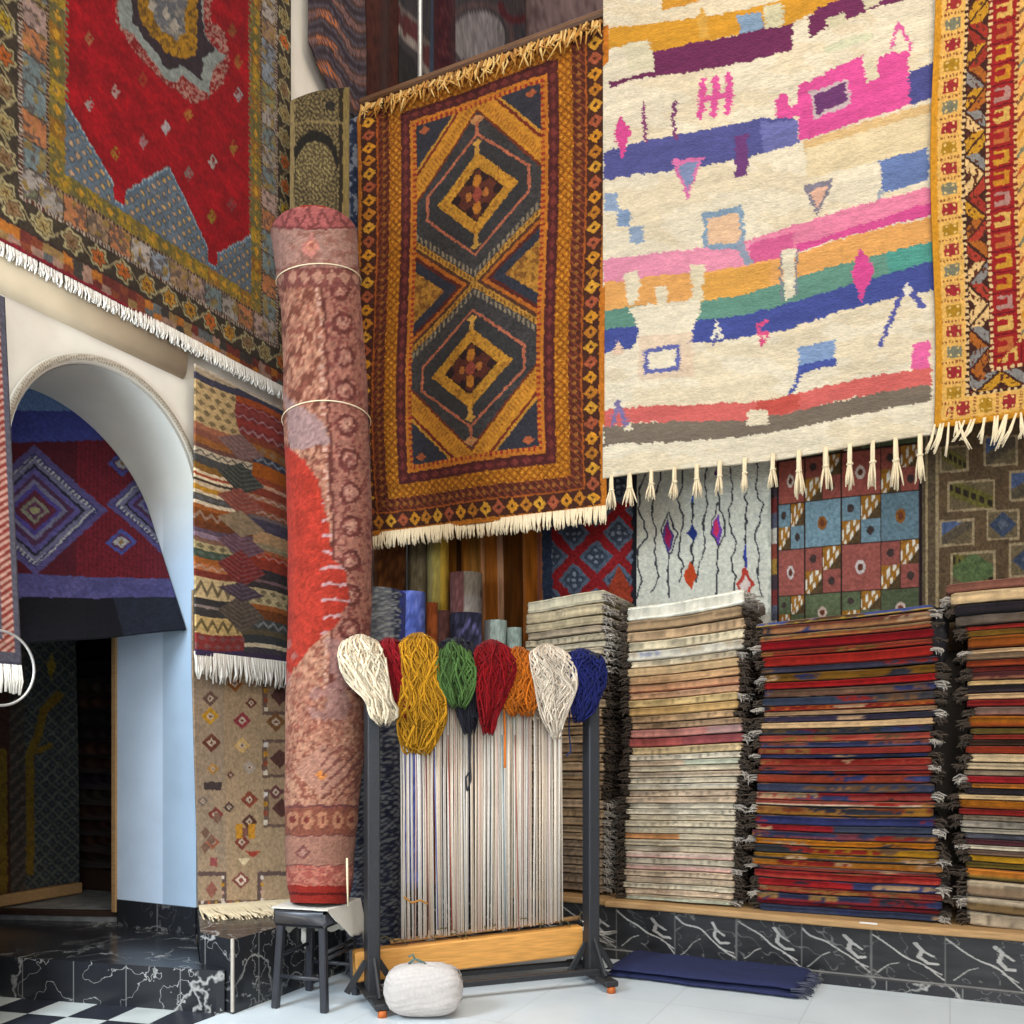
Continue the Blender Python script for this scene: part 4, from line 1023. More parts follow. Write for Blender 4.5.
# ---- 8. narrow rug hanging at the left edge + hoop
K4 = thing('runner_rug', 'slate runner rug with red twill border hanging at the left edge', 'rug', (-3.4, 2.25, 1.45))
c1 = on_x(4, 298, -3.55); c2 = on_x(21, 668, -3.34)
def f_run(U, V):
    x = -3.55 + .21 * V; y1 = c1[1] * (1 - V) + c2[1] * V; z = c1[2] * (1 - V) + c2[2] * V
    return np.stack([x, y1 - .55 * (1 - U), z], -1)
def p_run(p):
    p.f(True, '4c4850'); e = (1 - p.U) * .55; w = np.minimum(e, (1 - p.V) * 1.5)
    m = (w > .012) & (w < .052)
    if True:
        eb = np.minimum(e - .03, (1 - p.V) * 1.55 - .06); m = (eb > 0) & (eb < .045)
        p.f(m, '7c2a20'); p.f(m & ((((p.P[..., 2]) + e * .8) / .03 % 1) < .45), 'b48874')
    p.f(p.V > .985, '3c3844'); p.grain(.2, 40, 200, 3)
sheet('weave', f_run, 90, 330, p_run, M['flat'], K4, nrm=(1, 0, 0), thick=.012)
zb = c2[2]
mb = MB(); rnd = random.Random(2)
for i in range(34):
    y = c2[1] - .55 + .55 * (i + rnd.random() * .6) / 34; l = .105 * rnd.uniform(.9, 1.05)
    for j in range(2): mb.tube([(-3.338, y + j * .006, zb + .01), (-3.33, y + rnd.gauss(0, .003) + j * .006, zb - l * .5), (-3.332, y + rnd.gauss(0, .006), zb - l)], [.006, .006, .004], 5)
mb.build('fringe', M['white'], K4)
hc = on_x(0, 668, -3.31); mb = MB()
pts = [(hc[0] + .0, hc[1] + .145 * math.cos(a), hc[2] + .145 * math.sin(a)) for a in np.linspace(0, 2 * math.pi, 65)]
mb.tube(pts, .0055, 8, cap=False)
pts2 = [(hc[0], hc[1] + .133 * math.cos(a), hc[2] + .133 * math.sin(a)) for a in np.linspace(0, 2 * math.pi, 65)]
tag(mb.build('hoop', M['chrome']), 'thin pale metal hoop around the lower fringe of the runner rug', 'hoop')

# ---- 9. things in the dark passage
def p_pass(p):
    S = 1024 / 300; p.wob(.8, 3)
    X = p.X * S; Y = (p.Y - 520) * S
    p.f(True, '2c2e30'); q1, q2 = (X + Y) / 44, (X - Y) / 44
    p.f((np.abs(q1 % 1 - .5) < .12) | (np.abs(q2 % 1 - .5) < .12), '44463f'); p.f((np.abs(q1 % 1 - .5) > .38) & (np.abs(q2 % 1 - .5) > .38), '3c4444')
    p.f((X < 30), '36231c'); p.f((X > 30) & (X < 85), '34302a'); p.f((X > 30) & (X < 85) & ((q1 % 1) < .4), '463c34')
    for pts in ((100, 1200, 100, 800, 130, 730, 150, 650, 200, 600), (5, 1300, 5, 790)):
        p.line([(pts[i] / S, 520 + pts[i + 1] / S) for i in range(0, len(pts), 2)], 8.5, '5c4818')
    p.line([(100 / S, 520 + 800 / S), (170 / S, 520 + 770 / S)], 5, '5c4818'); p.dia(175 / S, 520 + 500 / S, 5, 14, '6c5a1e')
    p.grain(.3, 50, 200, 3)
zt = .34
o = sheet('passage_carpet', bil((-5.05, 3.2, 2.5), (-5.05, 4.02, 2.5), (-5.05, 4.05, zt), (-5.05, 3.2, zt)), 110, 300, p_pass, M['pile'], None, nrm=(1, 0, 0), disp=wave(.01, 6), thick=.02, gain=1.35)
tag(o, 'dark green and gold carpet hanging in the passage beyond the arch', 'carpet')
mb = MB(); mb.bar((-5.05, 3.2, .305), (-5.04, 4.04, .305), .09, .07, bev=.008)
tag(mb.build('timber_plank', M['oak'], smooth=False), 'pale timber plank on the passage floor under the dark carpet', 'plank')
for i in range(13):
    rnd = random.Random(70 + i); z = .40 + i * .106
    U, V = np.meshgrid(np.linspace(0, 1, 16), np.linspace(0, 2 * math.pi, 15))
    hh, dd = .052, .3
    px_ = -5.15 + (U - .5) * 0.1 + np.sign(np.cos(V)) * np.abs(np.cos(V)) ** .5 * dd; pz = z + hh + np.sign(np.sin(V)) * np.abs(np.sin(V)) ** .7 * hh + .006 * np.sin(U * 9 + i)
    P = np.stack([px_, 4.22 + U * .75 + 0 * V, pz], -1)
    cc = np.zeros(U.shape + (3,)); cc[...] = hx(rnd.choice(['2a1c18', '1f1a1a', '30201a', '241c22', '2c2620', '281616'])); cc *= (1 + .25 * np.sin(U * 40 + i))[..., None]
    ordn = ['lowest', 'second from the floor', 'third from the floor', 'fourth from the floor', 'fifth from the floor', 'sixth from the floor', 'seventh from the floor', 'seventh from the top', 'sixth from the top', 'fifth from the top', 'fourth from the top', 'third from the top', 'topmost'][i]
    tag(mk('folded_textile', P, grid_faces(15, 16), M['pile'], col=np.clip(cc * 1.9, 0, 1)), f'dark folded textile in the shadowy passage pile beyond the arch, {ordn}', 'textile', 'dark textiles piled in the passage')
mb = MB(); mb.box((-5.45, 4.18, .262), (-4.85, 5.0, .395), .01)
tag(mb.build('low_bench', M['darkwood'], smooth=False), 'low dark bench carrying the folded textiles in the passage', 'bench')
# ================================================================== STACKS OF FOLDED RUGS
ORD = 'topmost,second,third,fourth,fifth,sixth,seventh,eighth,ninth,tenth,eleventh,twelfth,thirteenth,fourteenth,fifteenth,sixteenth,seventeenth,eighteenth,nineteenth,twentieth,twenty-first,twenty-second,twenty-third,twenty-fourth,twenty-fifth,twenty-sixth,twenty-seventh,twenty-eighth,twenty-ninth,thirtieth,thirty-first,thirty-second,thirty-third,thirty-fourth,thirty-fifth,thirty-sixth,thirty-seventh,thirty-eighth,thirty-ninth,fortieth,forty-first,forty-second,forty-third,forty-fourth,forty-fifth'.split(',')
def folded_rug(x0, x1, yf, D, z0, h, cols, pat, seed, parent, tilt=0.0, bulge=0.0, gain=1.0, nm='folded_body', mott=0):
    rnd = random.Random(seed); nx = 46; A = np.concatenate([np.linspace(-.5, .5, 19) * math.pi, np.linspace(.5, 1.5, 6)[1:-1] * math.pi])
    na = len(A)
    U, V = np.meshgrid(np.linspace(0, 1, nx), A)
    cx, sz = np.cos(V), np.sin(V)
    front = np.maximum(cx, 0) ** .35
    groove = .009 * np.exp(-(sz / .16) ** 2) * (cx > 0)
    w1 = (fbm(U * 5 + seed, V * 0 + seed * .7, seed) - .5) * .045
    endk = np.minimum(1, np.minimum(U, 1 - U) / .02 + .55)
    y = np.where(cx > 0, yf + .035 - .035 * front + groove + w1, yf + .035 + D * np.minimum(1, -cx * 1.0))
    y = y + (1 - endk) * .03
    lump = 1.03 - .20 * fbm(U * 4 + seed * 1.3, V * 0 + 2, seed + 3)
    z = z0 + h * .5 + h * .5 * np.sign(sz) * np.abs(sz) ** .36 * np.where(sz > 0, lump * .96, .98) * (.55 + .45 * endk)
    z = z + tilt * (U - .5) + .012 * np.sin(U * 3.1 + seed * .05) * h / .04 * .5
    P = np.stack([x0 + (x1 - x0) * U, y, z], -1)
    c = np.zeros(U.shape + (3,)); b = hx(cols[0])
    c[...] = b
    X = U * (x1 - x0)
    if pat == 's':     # blocks along the fold
        k = np.floor(X / rnd.uniform(.07, .2) + rnd.random()).astype(int); ch = (hash2(k, k * 0 + seed, 3) * len(cols)).astype(int) % len(cols)
        top = (sz > -.05); pal = np.array([hx(q) for q in cols]); c[...] = pal[ch]; c[~top] = hx(cols[-1])
        sp = vn(X * 60, sz * 3, seed) > .70; c[sp] = hx(cols[0])
    elif pat == 'l' and len(cols) > 1:   # upper and lower layers differ
        c[sz < rnd.uniform(-.25, .15)] = hx(cols[1])
        if len(cols) > 2: c[(sz < .75) & (sz > .5)] = hx(cols[2])
    elif pat == 'd':   # small dark marks along the edge
        m = (np.abs(((X + rnd.random()) / .045) % 1 - .5 + .25 * sz) < .10) & (sz > -.6) & (sz < .7) & (vn(X * 8, 0 * X, seed) > .35)
        c[m] = b * .74; m = vn(X * 14, sz, seed + 5) > .8; c[m] = b * .85
    elif pat == 'c':   # colour runs for part of the length
        k = rnd.uniform(.3, .7); q = (U > k) if rnd.random() < .5 else (U < k); c[q] = hx(cols[1 % len(cols)])
    if mott:
        for q in range(3):
            mk_ = (vn(X * 4.5 + q * 31, sz * 1.1 + q, seed + q * 5) > .80) & (vn(X * 45, sz * 3, seed + q) > .35); c[mk_] = hx(['94602c', '30345a', '8a2018', 'b08a64', '6a4a30', '2c2c34'][(seed + q * 2) % 6]) * .95
    c *= (1 + .24 * (fbm(X * 9, sz * 1.2 + seed, seed + 1) - .5))[..., None]
    c *= (1 + .22 * (vn(X * 70, sz * 2, seed + 2) - .5))[..., None]
    if pat in 'pl':
        st = np.abs((sz * 1.3 + seed * .37 + .25 * (fbm(X * 3, 0 * X, seed + 9) - .5)) % 1 - .5) < .10; c[st] = c[st] * (.74 if seed % 3 else 1.22)
    f = []
    for j in range(na):
        for i in range(nx - 1):
            jn = (j + 1) % na; f.append([j * nx + i, j * nx + i + 1, jn * nx + i + 1, jn * nx + i])
    f.append([j * nx for j in range(na)]); f.append([j * nx + nx - 1 for j in range(na)][::-1])
    return mk(nm, P, f, M['pile'], parent, True, np.clip(c * gain, 0, 1))
def rug_fringe(xe, sgn, yf, z0, h, D, seed, m, parent, L=.06, n=34):
    rnd = random.Random(seed); mb = MB()
    for i in range(n):
        y = yf + .015 + (D * .6) * (i / n) ** 1.8; z = z0 + h * rnd.uniform(.2, .85); l = L * rnd.uniform(.3, 1.15); dr = rnd.uniform(0, 1.0)
        dy = rnd.gauss(-.008, .012); zz = max(-.9 * h, -.03)
        mb.tube([(xe - sgn * .015, y, z), (xe + sgn * l * .4, y + dy * .5, z + rnd.gauss(0, .004)), (xe + sgn * l * (.85 - .2 * dr), y + dy, z + zz * .5 * dr), (xe + sgn * l * (1 - .4 * dr), y + dy * 1.3, z + zz * dr)], [.004, .0045, .004, .002], 4)
    return mb.build('fringe', m, parent)
def stack(group, where, x0, x1, yf, D, z0, z1, items, seed, jit=.012, gain=1.0, tilt=0.0, lean=None, fr=(1,), frmat=None, mott=0):
    tot = sum(i[0] for i in items); n = len(items); z = z1
    rnd = random.Random(seed)
    for k, it in enumerate(items):
        h = it[0] / tot * (z1 - z0); z -= h
        name = it[1]; cols = it[2].split(); pat = it[3] if len(it) > 3 else 'p'
        a = x0 + rnd.uniform(-jit, jit); b = x1 + rnd.uniform(-jit, jit); y = yf + rnd.uniform(-.012, .012)
        if lean: da, db_ = lean(k / n); a += da; b += db_
        t = thing('folded_rug', f'{name} folded rug, ' + (f'topmost of {where}' if k == 0 else f'{ORD[k]} from top of {where}'), 'folded rug', ((a + b) / 2, y + D / 2, z), group)
        tl = tilt * (1 - k / n) ** 2
        folded_rug(a, b, y, D, z + .0006, h - .0012, cols, pat, seed * 100 + k, t, tl, gain=gain, mott=mott and k not in (3, 5, 8, 14))
        for sg in fr:
            mm = frmat(k, sg) if frmat else M['cream']
            if mm is not None: rug_fringe(b if sg > 0 else a, sg, y, z + tl * .5 * sg, h, D, seed * 77 + k * 3 + sg, mm, t)
YF = 4.95
# beige stack behind the loom
itA = [(14, 'thick pale', 'b3a88c', 'p'), (12, 'greyish beige', '9a8a6c', 'p'), (10, 'greyish beige', 'a09070', 'l'), (8, 'taupe', '93826a', 'p'), (8, 'pale beige', 'a39478', 'd'), (7, 'pale grey beige', 'a89c82', 'p'), (8, 'beige', 'a5957a', 'p')]
rnd = random.Random(3)
for i in range(27):
    itA.append((7.5 + rnd.random() * 3, rnd.choice(['tan brown', 'brownish beige', 'dusty tan']), rnd.choice(['8a6f52', '93785a', '80664c', '987e60', 'a0866a', '8c7254']) + ' 8a6c4c', rnd.choice('ppdl')))
for i in range(6): itA[-1 - i] = (itA[-1 - i][0], 'brownish tan', '84705a 6c5844', 'd')
stack('folded rugs in the beige stack behind the loom', 'the stack behind the loom', -2.33, -1.83, 5.02, .55, .35, 2.12, itA, 11, gain=1.08, tilt=.02, frmat=lambda k, s: M['greyfringe'] if k < 9 or k > 22 else M['dkfringe'])
# tall cream stack
itB = [(88, 'thick off-white', 'c9c2ae', 'p'), (62, 'shaded tan', '8f7454', 'l'), (58, 'warm tan', 'a78865', 'd'), (55, 'cream dotted', 'b8a888', 'd'), (55, 'cream and slate striped', 'b4ab98 8c8c94 a89880 b4ab98', 's'), (40, 'pale cream', 'b8a585', 'd'), (48, 'tan', 'a88a62', 'p'), (46, 'light orange tan', 'b3895e', 'p'), (45, 'salmon orange', 'b4805a a8684a', 'l'), (40, 'peach', 'b98c68 b07050', 'd'), (45, 'cream ochre', 'b89a66', 'd'), (46, 'golden ochre', 'b08a54', 'p'), (40, 'tan', 'a8855f', 'd'), (36, 'brownish tan', '9c7c5c', 'd'), (46, 'dusty mauve', '94716a a86c60', 'c'), (52, 'maroon pink', '7d3c3c 9a4a44', 'c'), (44, 'pale ochre', 'b49a70', 'd')]
nmB = ['cream', 'pale beige', 'dotted cream', 'speckled cream', 'light sand']
rnd = random.Random(9)
for i in range(24):
    cc = rnd.choice(['b4a488', 'b8a98e', 'ae9c80', 'bcae96', 'b2a692', 'b59c80'])
    if i == 13: itB.append((33, 'cream with an orange streak', 'b4a488 b07848', 'c'))
    elif i in (16, 18): itB.append((33, 'rosy cream', 'b9a28e b48a7c', 'l'))
    else: itB.append((31 + rnd.random() * 6, rnd.choice(nmB), cc + ' ' + rnd.choice(['a49478', 'a8a890', 'ac9c84']), rnd.choice('pddlc')))
def leanB(q): return (.02 * math.sin(q * 5), .03 * math.sin(q * 4 + 1) - (.03 if .12 < q < .3 else 0))
stack('folded rugs in the tall cream stack', 'the tall cream stack', -1.665, -1.03, YF, .62, .345, 2.045, itB, 12, gain=1.08, tilt=.05, lean=leanB, fr=(1, -1), frmat=lambda k, s: M['dkfringe'] if (k * 7) % 5 > 0 or s < 0 else M['greyfringe'])
# red and navy stack
itC = [(24, 'blue, ochre and olive striped', '4a548a b8763c a08468 8a6a34 5c5228 a8862c', 's'), (48, 'brown and rust striped', '6a3224 8c5c38 743424', 'l'), (34, 'tan lined rust', 'a07c50 8a4428', 'l'), (46, 'deep crimson', '7c0a10', 'p'), (32, 'orange-red', '973a22 8c2818', 'l'), (54, 'brick red', '86180f', 'p'), (32, 'slate navy', '3a3544', 'p'), (48, 'olive gold', '70490f', 'p'), (36, 'scarlet', '88100f 7c2418', 'p'), (44, 'taupe brown', '6c4c38 5c3c2c', 'l'), (44, 'charcoal slate', '383438 2e3444', 'c'), (26, 'orange and red streaked', 'a0501c 8c3018 94601c 7c1c14', 's'), (25, 'cream edged', 'c09468 a8784c', 'p'), (32, 'dark violet navy', '332a3c', 'p'), (34, 'cream tan', 'c09a6c', 'p'), (32, 'dark patterned', '2c2c34 7a1c1c 5c4424 2c3038', 's'), (36, 'coral red', '9c3c2e a84a34', 'l'), (30, 'navy and rust patterned', '2c2e48 7c4030 40405c', 's'), (34, 'brick', '8c2a20', 'p'), (20, 'navy', '2c3054', 'p'), (40, 'red with a cream patch', '923024 8a2a20 b48a64 8c3020', 's'), (24, 'coral', '94342a', 'p'), (16, 'navy and red', '2c3054 8c2018', 'c'), (46, 'rusty brick', '8c3624 7c2c18 8c4420', 'l'), (44, 'slate blue', '34384c', 'p'), (44, 'cherry red', '8a141a 94342a', 'l'), (28, 'brick and tan striped', '963e30 a08c74', 'l'), (46, 'brown and orange patterned', '7c4820 94602c 703018 8c5c1c', 's'), (48, 'royal navy', '282c56', 'p'), (34, 'red and slate', '84161c 363a4a', 'c'), (38, 'dark navy speckled', '2c3048 343850 6a3038', 's'), (34, 'bright orange', 'c0700f b0600c', 'l'), (40, 'black and gold', '2a2a2c 94650f', 'c'), (32, 'black-edged gold', '9a6410 2c2c30', 'l'), (34, 'orange and tan striped', 'a4641c b0845c 9c500f', 's'), (22, 'grey rust', '7c5a50 8c3428', 'l'), (42, 'vivid red', '98201c a03428', 'l'), (40, 'navy and red', '30345a 98181a', 'c'), (32, 'multicoloured speckled', '94502c 343850 a8845c 7c2420', 's'), (44, 'navy patterned', '2a2e48 94703c 2c3450 7c1c20', 's'), (20, 'dark red', '741a24', 'p'), (36, 'slate navy', '30364c', 'p')]
def leanC(q): return (.05 * (1 - q) * (q > .0) * .3 - .0 + (.02 * math.sin(q * 7)), -.03 * (1 - q) + .015 * math.sin(q * 9))
stack('folded rugs in the red and navy stack', 'the red stack', -.935, -.05, YF, .62, .345, 1.90, itC, 13, gain=.96, tilt=.055, lean=leanC, fr=(1, -1), frmat=lambda k, s: M['greyfringe'] if (k * 3 + s) % 4 == 0 else (M['dkfringe'] if k % 3 else None), mott=1)
# striped stack at the right edge
itD = [(55, 'thin rose', '84503f', 'p'), (68, 'rolled cream', 'b3946a', 'p'), (58, 'black patterned', '1f1a1c 2a2226 74603c 1f1a1c', 's'), (56, 'grey taupe patterned', '5f5044 6c5e50 544638', 's'), (26, 'dark red', '7c1c14', 'p'), (36, 'olive', '6c4a12', 'p'), (66, 'burnt orange', '86440c 7c3a0c', 'l'), (26, 'cream', 'b8946a', 'p'), (34, 'taupe', '705840', 'p'), (38, 'orange red', '8e3414', 'p'), (28, 'dark red', '5c1c16', 'p'), (44, 'dark maroon patterned', '4a2220 5c2c28 7c4c34', 's'), (26, 'cream and orange', 'c09a64 b47a44', 'c'), (44, 'black', '261d1e 33282a', 's'), (34, 'cream', 'bc9468', 'p'), (38, 'crimson', '7c1814', 'p'), (50, 'greyish rose', '6c5044 74463c', 'l'), (64, 'orange', '94500c 84380f', 'l'), (34, 'olive', '5c481c', 'p'), (28, 'red', '7c2416', 'p'), (34, 'dark brown', '3a2418', 'p'), (42, 'rust', '8a2c14', 'p'), (46, 'cream', 'b89c74', 'p'), (40, 'light cream', 'bca27c', 'l'), (32, 'taupe', '8a765c', 'p'), (38, 'red', '84161a', 'p'), (28, 'orange', 'a8601c', 'p'), (34, 'black', '2c2426', 'p'), (26, 'cream', 'c0a070', 'p'), (50, 'golden orange', '9c560c 8c4410', 'l'), (34, 'brick red', '7c1a14', 'p'), (28, 'ribbed taupe', '7c6a54 5c4c3c', 'd'), (42, 'silvery grey', '8c8070 7c7264', 'd'), (26, 'pale grey', 'a09480', 'p'), (32, 'slate', '4c4a50', 'p'), (30, 'maroon', '4c2428', 'p'), (26, 'off-white', 'c0b094', 'p'), (28, 'brownish grey', '5c4638', 'p'), (38, 'golden', 'b07c14', 'p'), (32, 'olive', '5f4c18', 'p'), (36, 'bright orange', 'b0641c 9c500f', 'p'), (22, 'slate', '4c4240', 'p'), (38, 'cream tan', 'b09a7c 84684c', 'l'), (30, 'pale cream', 'b8a488', 'p'), (44, 'cream striped', 'b4a284 5c4a34', 'l')]
itD = itD[:40] + [(60, 'orange-edged olive', 'b0641c 5c481c', 'l'), (90, 'cream and brown', 'b09a7c 7c644c', 'l'), (80, 'pale tasselled', 'b8a488 6c5434', 'l'), (80, 'thick beige', 'a8957a 94826a', 'd')]
def leanD(q): return (.11 * (q > .35) * (q < .62) * .3 + (-.07 if q < .04 else 0) + (-.05 if .04 < q < .09 else 0) + .02 * math.sin(q * 8), 0)
stack('folded rugs in the striped stack at the right edge', 'the right edge stack', .06, .93, 4.955, .62, .345, 2.03, itD, 14, gain=1.0, tilt=.03, lean=leanD, fr=(-1,), frmat=lambda k, s: M['greyfringe'] if k in (1, 7, 25, 36, 42) else (M['dkfringe'] if k % 3 else None))

# board under the stacks
def p_board(p): pass
mb = MB(); V_ = []; xsb = np.linspace(-1.76, 4.1, 60)
for x in xsb:
    dz = .012 * math.sin(x * 2.1 + .4) ; dy = .012 * math.sin(x * 3.3)
    y0 = 4.855 + dy; V_ += [(x, y0, .306), (x, y0 - .004, .312), (x, y0 - .004, .332), (x, y0 + .006, .341), (x, 5.66, .341), (x, 5.66, .306)]
f = [[i * 6 + j, i * 6 + (j + 1) % 6, (i + 1) * 6 + (j + 1) % 6, (i + 1) * 6 + j] for i in range(59) for j in range(6)] + [[5, 4, 3, 2, 1, 0], [59 * 6 + j for j in range(6)]]
tag(mk('shelf_board', V_, f, M['oak'], smooth=False), 'long worn wooden board on the marble plinth under the rug stacks', 'board')
mb = MB(); mb.box((-2.42, 4.90, .304), (-1.78, 5.66, .338), .006)
tag(mb.build('shelf_board', M['oak'], smooth=False), 'short wooden board on the plinth under the beige stack behind the loom', 'board')
c = on_y(868.5, 925, 4.85); mb = MB(); mb.box((c[0] - .042, 4.842, c[2] - .014), (c[0] + .042, 4.8465, c[2] + .014), .002)
tag(mb.build('paper_tag', M['paper'], smooth=False), 'small white paper tag on the front edge of the long board', 'tag')
# dark bundle wedged between the two right stacks
c = on_y(936, 640, 5.02)
U, V = np.meshgrid(np.linspace(0, 1, 41), np.linspace(0, 1, 25)); a = U * 2 * math.pi; b = (V - .5) * math.pi
r = .55 + .9 * fbm(np.cos(a) * 2 + 5, np.sin(a) * 2 + V * 5, 8)
P = np.stack([c[0] + .062 * r * np.cos(a) * np.cos(b) ** .6, c[1] + .06 + .11 * r * np.sin(a) * np.cos(b) ** .6, c[2] + .15 * np.sin(b) * (.8 + .3 * r)], -1)
tag(mk('cloth_bundle', P, grid_faces(25, 41), plain('black_wool_cloth', '1d191a', .95, 60, .7, 1.3, .5, .01)), 'crumpled black cloth bundle wedged between the red stack and the striped stack', 'cloth')
# ================================================================== LOOM
LP = on_z(372, 1003, 0); RP = on_z(591, 981, 0)
le = RP - LP; LL = np.linalg.norm(le); le = le / LL
ln = np.cross(le, (0, 0, 1.0)); 
if np.dot(ln, O * [1, 1, 0] - LP) < 0: ln = -ln       # towards the viewer's side
up = np.array([0, 0, 1.0])
def on_l(px, py, off=0.0): return on_pl(px, py, LP + ln * off, ln)
LM = thing('loom', 'upright weaving loom with black steel posts, pine beam and white warp', 'loom', (LP + RP) / 2)
ZT = 1.66
for q, sx in ((LP, 1), (RP, -1)):
    mb = MB(); w = .105 if sx == 1 else .09
    mb.bar(q + up * .04, q + up * 1.70, w, .06, up=le, bev=.006)
    post = mb.build('post', M['steel'], LM, smooth=False)
    mb = MB()
    for z in (.45, .7, .95, 1.2, 1.45): mb.tube([q + ln * .03 + up * z, q + ln * .042 + up * z], .012, 8)
    # (bolts sit on the post)
    bo = mb.build('bolt', M['chrome'], post, smooth=False)
    bo['kind'] = 'stuff'
    mb = MB(); mb.bar(q - ln * .25 + up * .045, q + ln * .25 + up * .045, .07, .03, bev=.006); mb.bar(q - le * .0 + up * .062 - ln * .12, q + ln * .12 + up * .062, .11, .008, bev=.002)
    ft = mb.build('foot', M['steel'], LM, smooth=False)
    for s in (-1, 1):
        mb = MB(); p = q + ln * s * .235; mb.tube([p + up * .0, p + up * .03], [.022, .02], 10); mb.build('rubber_foot', M['rubber'], ft)
        mb = MB(); mb.bar(q + ln * s * .03 + up * .23, q + ln * s * .17 + up * .06, .03, .012, up=le, bev=.002); mb.build('brace', M['steel'], LM, smooth=False)
        mb = MB(); mb.bar(q + le * s * .03 + up * .2, q + le * s * .12 + up * .058, .03, .012, up=ln, bev=.002); mb.build('brace', M['steel'], LM, smooth=False)
for s in (-1, 1):
    mb = MB(); mb.bar(LP + ln * s * .1 + up * .075, RP + ln * s * .1 + up * .075, .028, .028, bev=.004); mb.build('floor_rod', M['steel'], LM, smooth=False)
mb = MB(); mb.bar(LP + up * ZT + le * .0, RP + up * ZT, .06, .05, bev=.008); mb.build('top_beam', M['darkwood'], LM, smooth=False)
# lower pine beam passes behind the posts
bo_ = -.085
a = on_l(354, 970, bo_); b = on_l(581, 942, bo_)
za, zb_ = .163, .203
A_ = np.array([a[0], a[1], za]); B_ = np.array([b[0], b[1], zb_])
mb = MB(); mb.bar(A_, B_, .09, .145, bev=.008); beam = mb.build('lower_beam', M['pine'], LM, smooth=False)
mb = MB(); t0 = A_ + le * .18; t1 = B_ - le * .0
mb.tube([t0 + up * .10 - ln * .01, t1 + up * .11 - ln * .01], .012, 8); mb.build('warp_rod', M['oak'], LM)
mb = MB()
rn = random.Random(5)
for i in range(16):
    p = t0 + (t1 - t0) * rn.random() + up * .10; q = p + le * rn.gauss(0, .05) + ln * .03 + up * rn.uniform(-.03, .05)
    mb.tube([p, (p + q) / 2 + up * .02, q], .003, 4)
o = mb.build('knot', plain('olive_yarn_ends', '5a5434', .95), LM); o['kind'] = 'stuff'
# warp threads
tp0 = on_l(400, 700, -.02); tp1 = on_l(562, 700, -.02); bt0 = on_l(402, 940, -.075); bt1 = on_l(562, 922, -.075)
wm = [plain('warp_cotton_' + q, c_, .9, 60, .92, 1.05, 0) for q, c_ in (('white', 'd9cdbd'), ('sand', 'd2bea6'), ('grey', 'c9c1b6'), ('rose', 'c6a698'), ('pale', 'e2d9cb'))]
rn = random.Random(77); NW = 96
for i in range(NW):
    t = (i + rn.uniform(-.25, .25)) / (NW - 1)
    p = tp0 + (tp1 - tp0) * t; p[2] = ZT; q = bt0 + (bt1 - bt0) * (t + rn.gauss(0, .004)); q[2] += rn.uniform(-.005, .01)
    o_ = rn.uniform(-.012, .012)
    mb = MB(); r = rn.uniform(.0042, .0064)
    mb.tube([p + ln * o_, (p + q) / 2 + ln * o_ * .6 + le * rn.gauss(0, .0035), q], r, 5)
    mb.build('warp_thread', wm[min(4, int(abs(rn.gauss(0, 1.6))))], LM)
for px, c_ in ((425, '8c5c58'), (434, '5c6090'), (448, '9a4a3c'), (515, '9a5a4c'), (502, '7c8c90')):
    p = on_l(px, 735, .0); q = on_l(px + 4, 930, -.06); mb = MB(); mb.tube([p, (p + q) / 2, q], .003, 5)
    mb.build('coloured_thread', plain('dyed_thread_' + c_, c_, .9, 60, .9, 1.1, 0), LM)

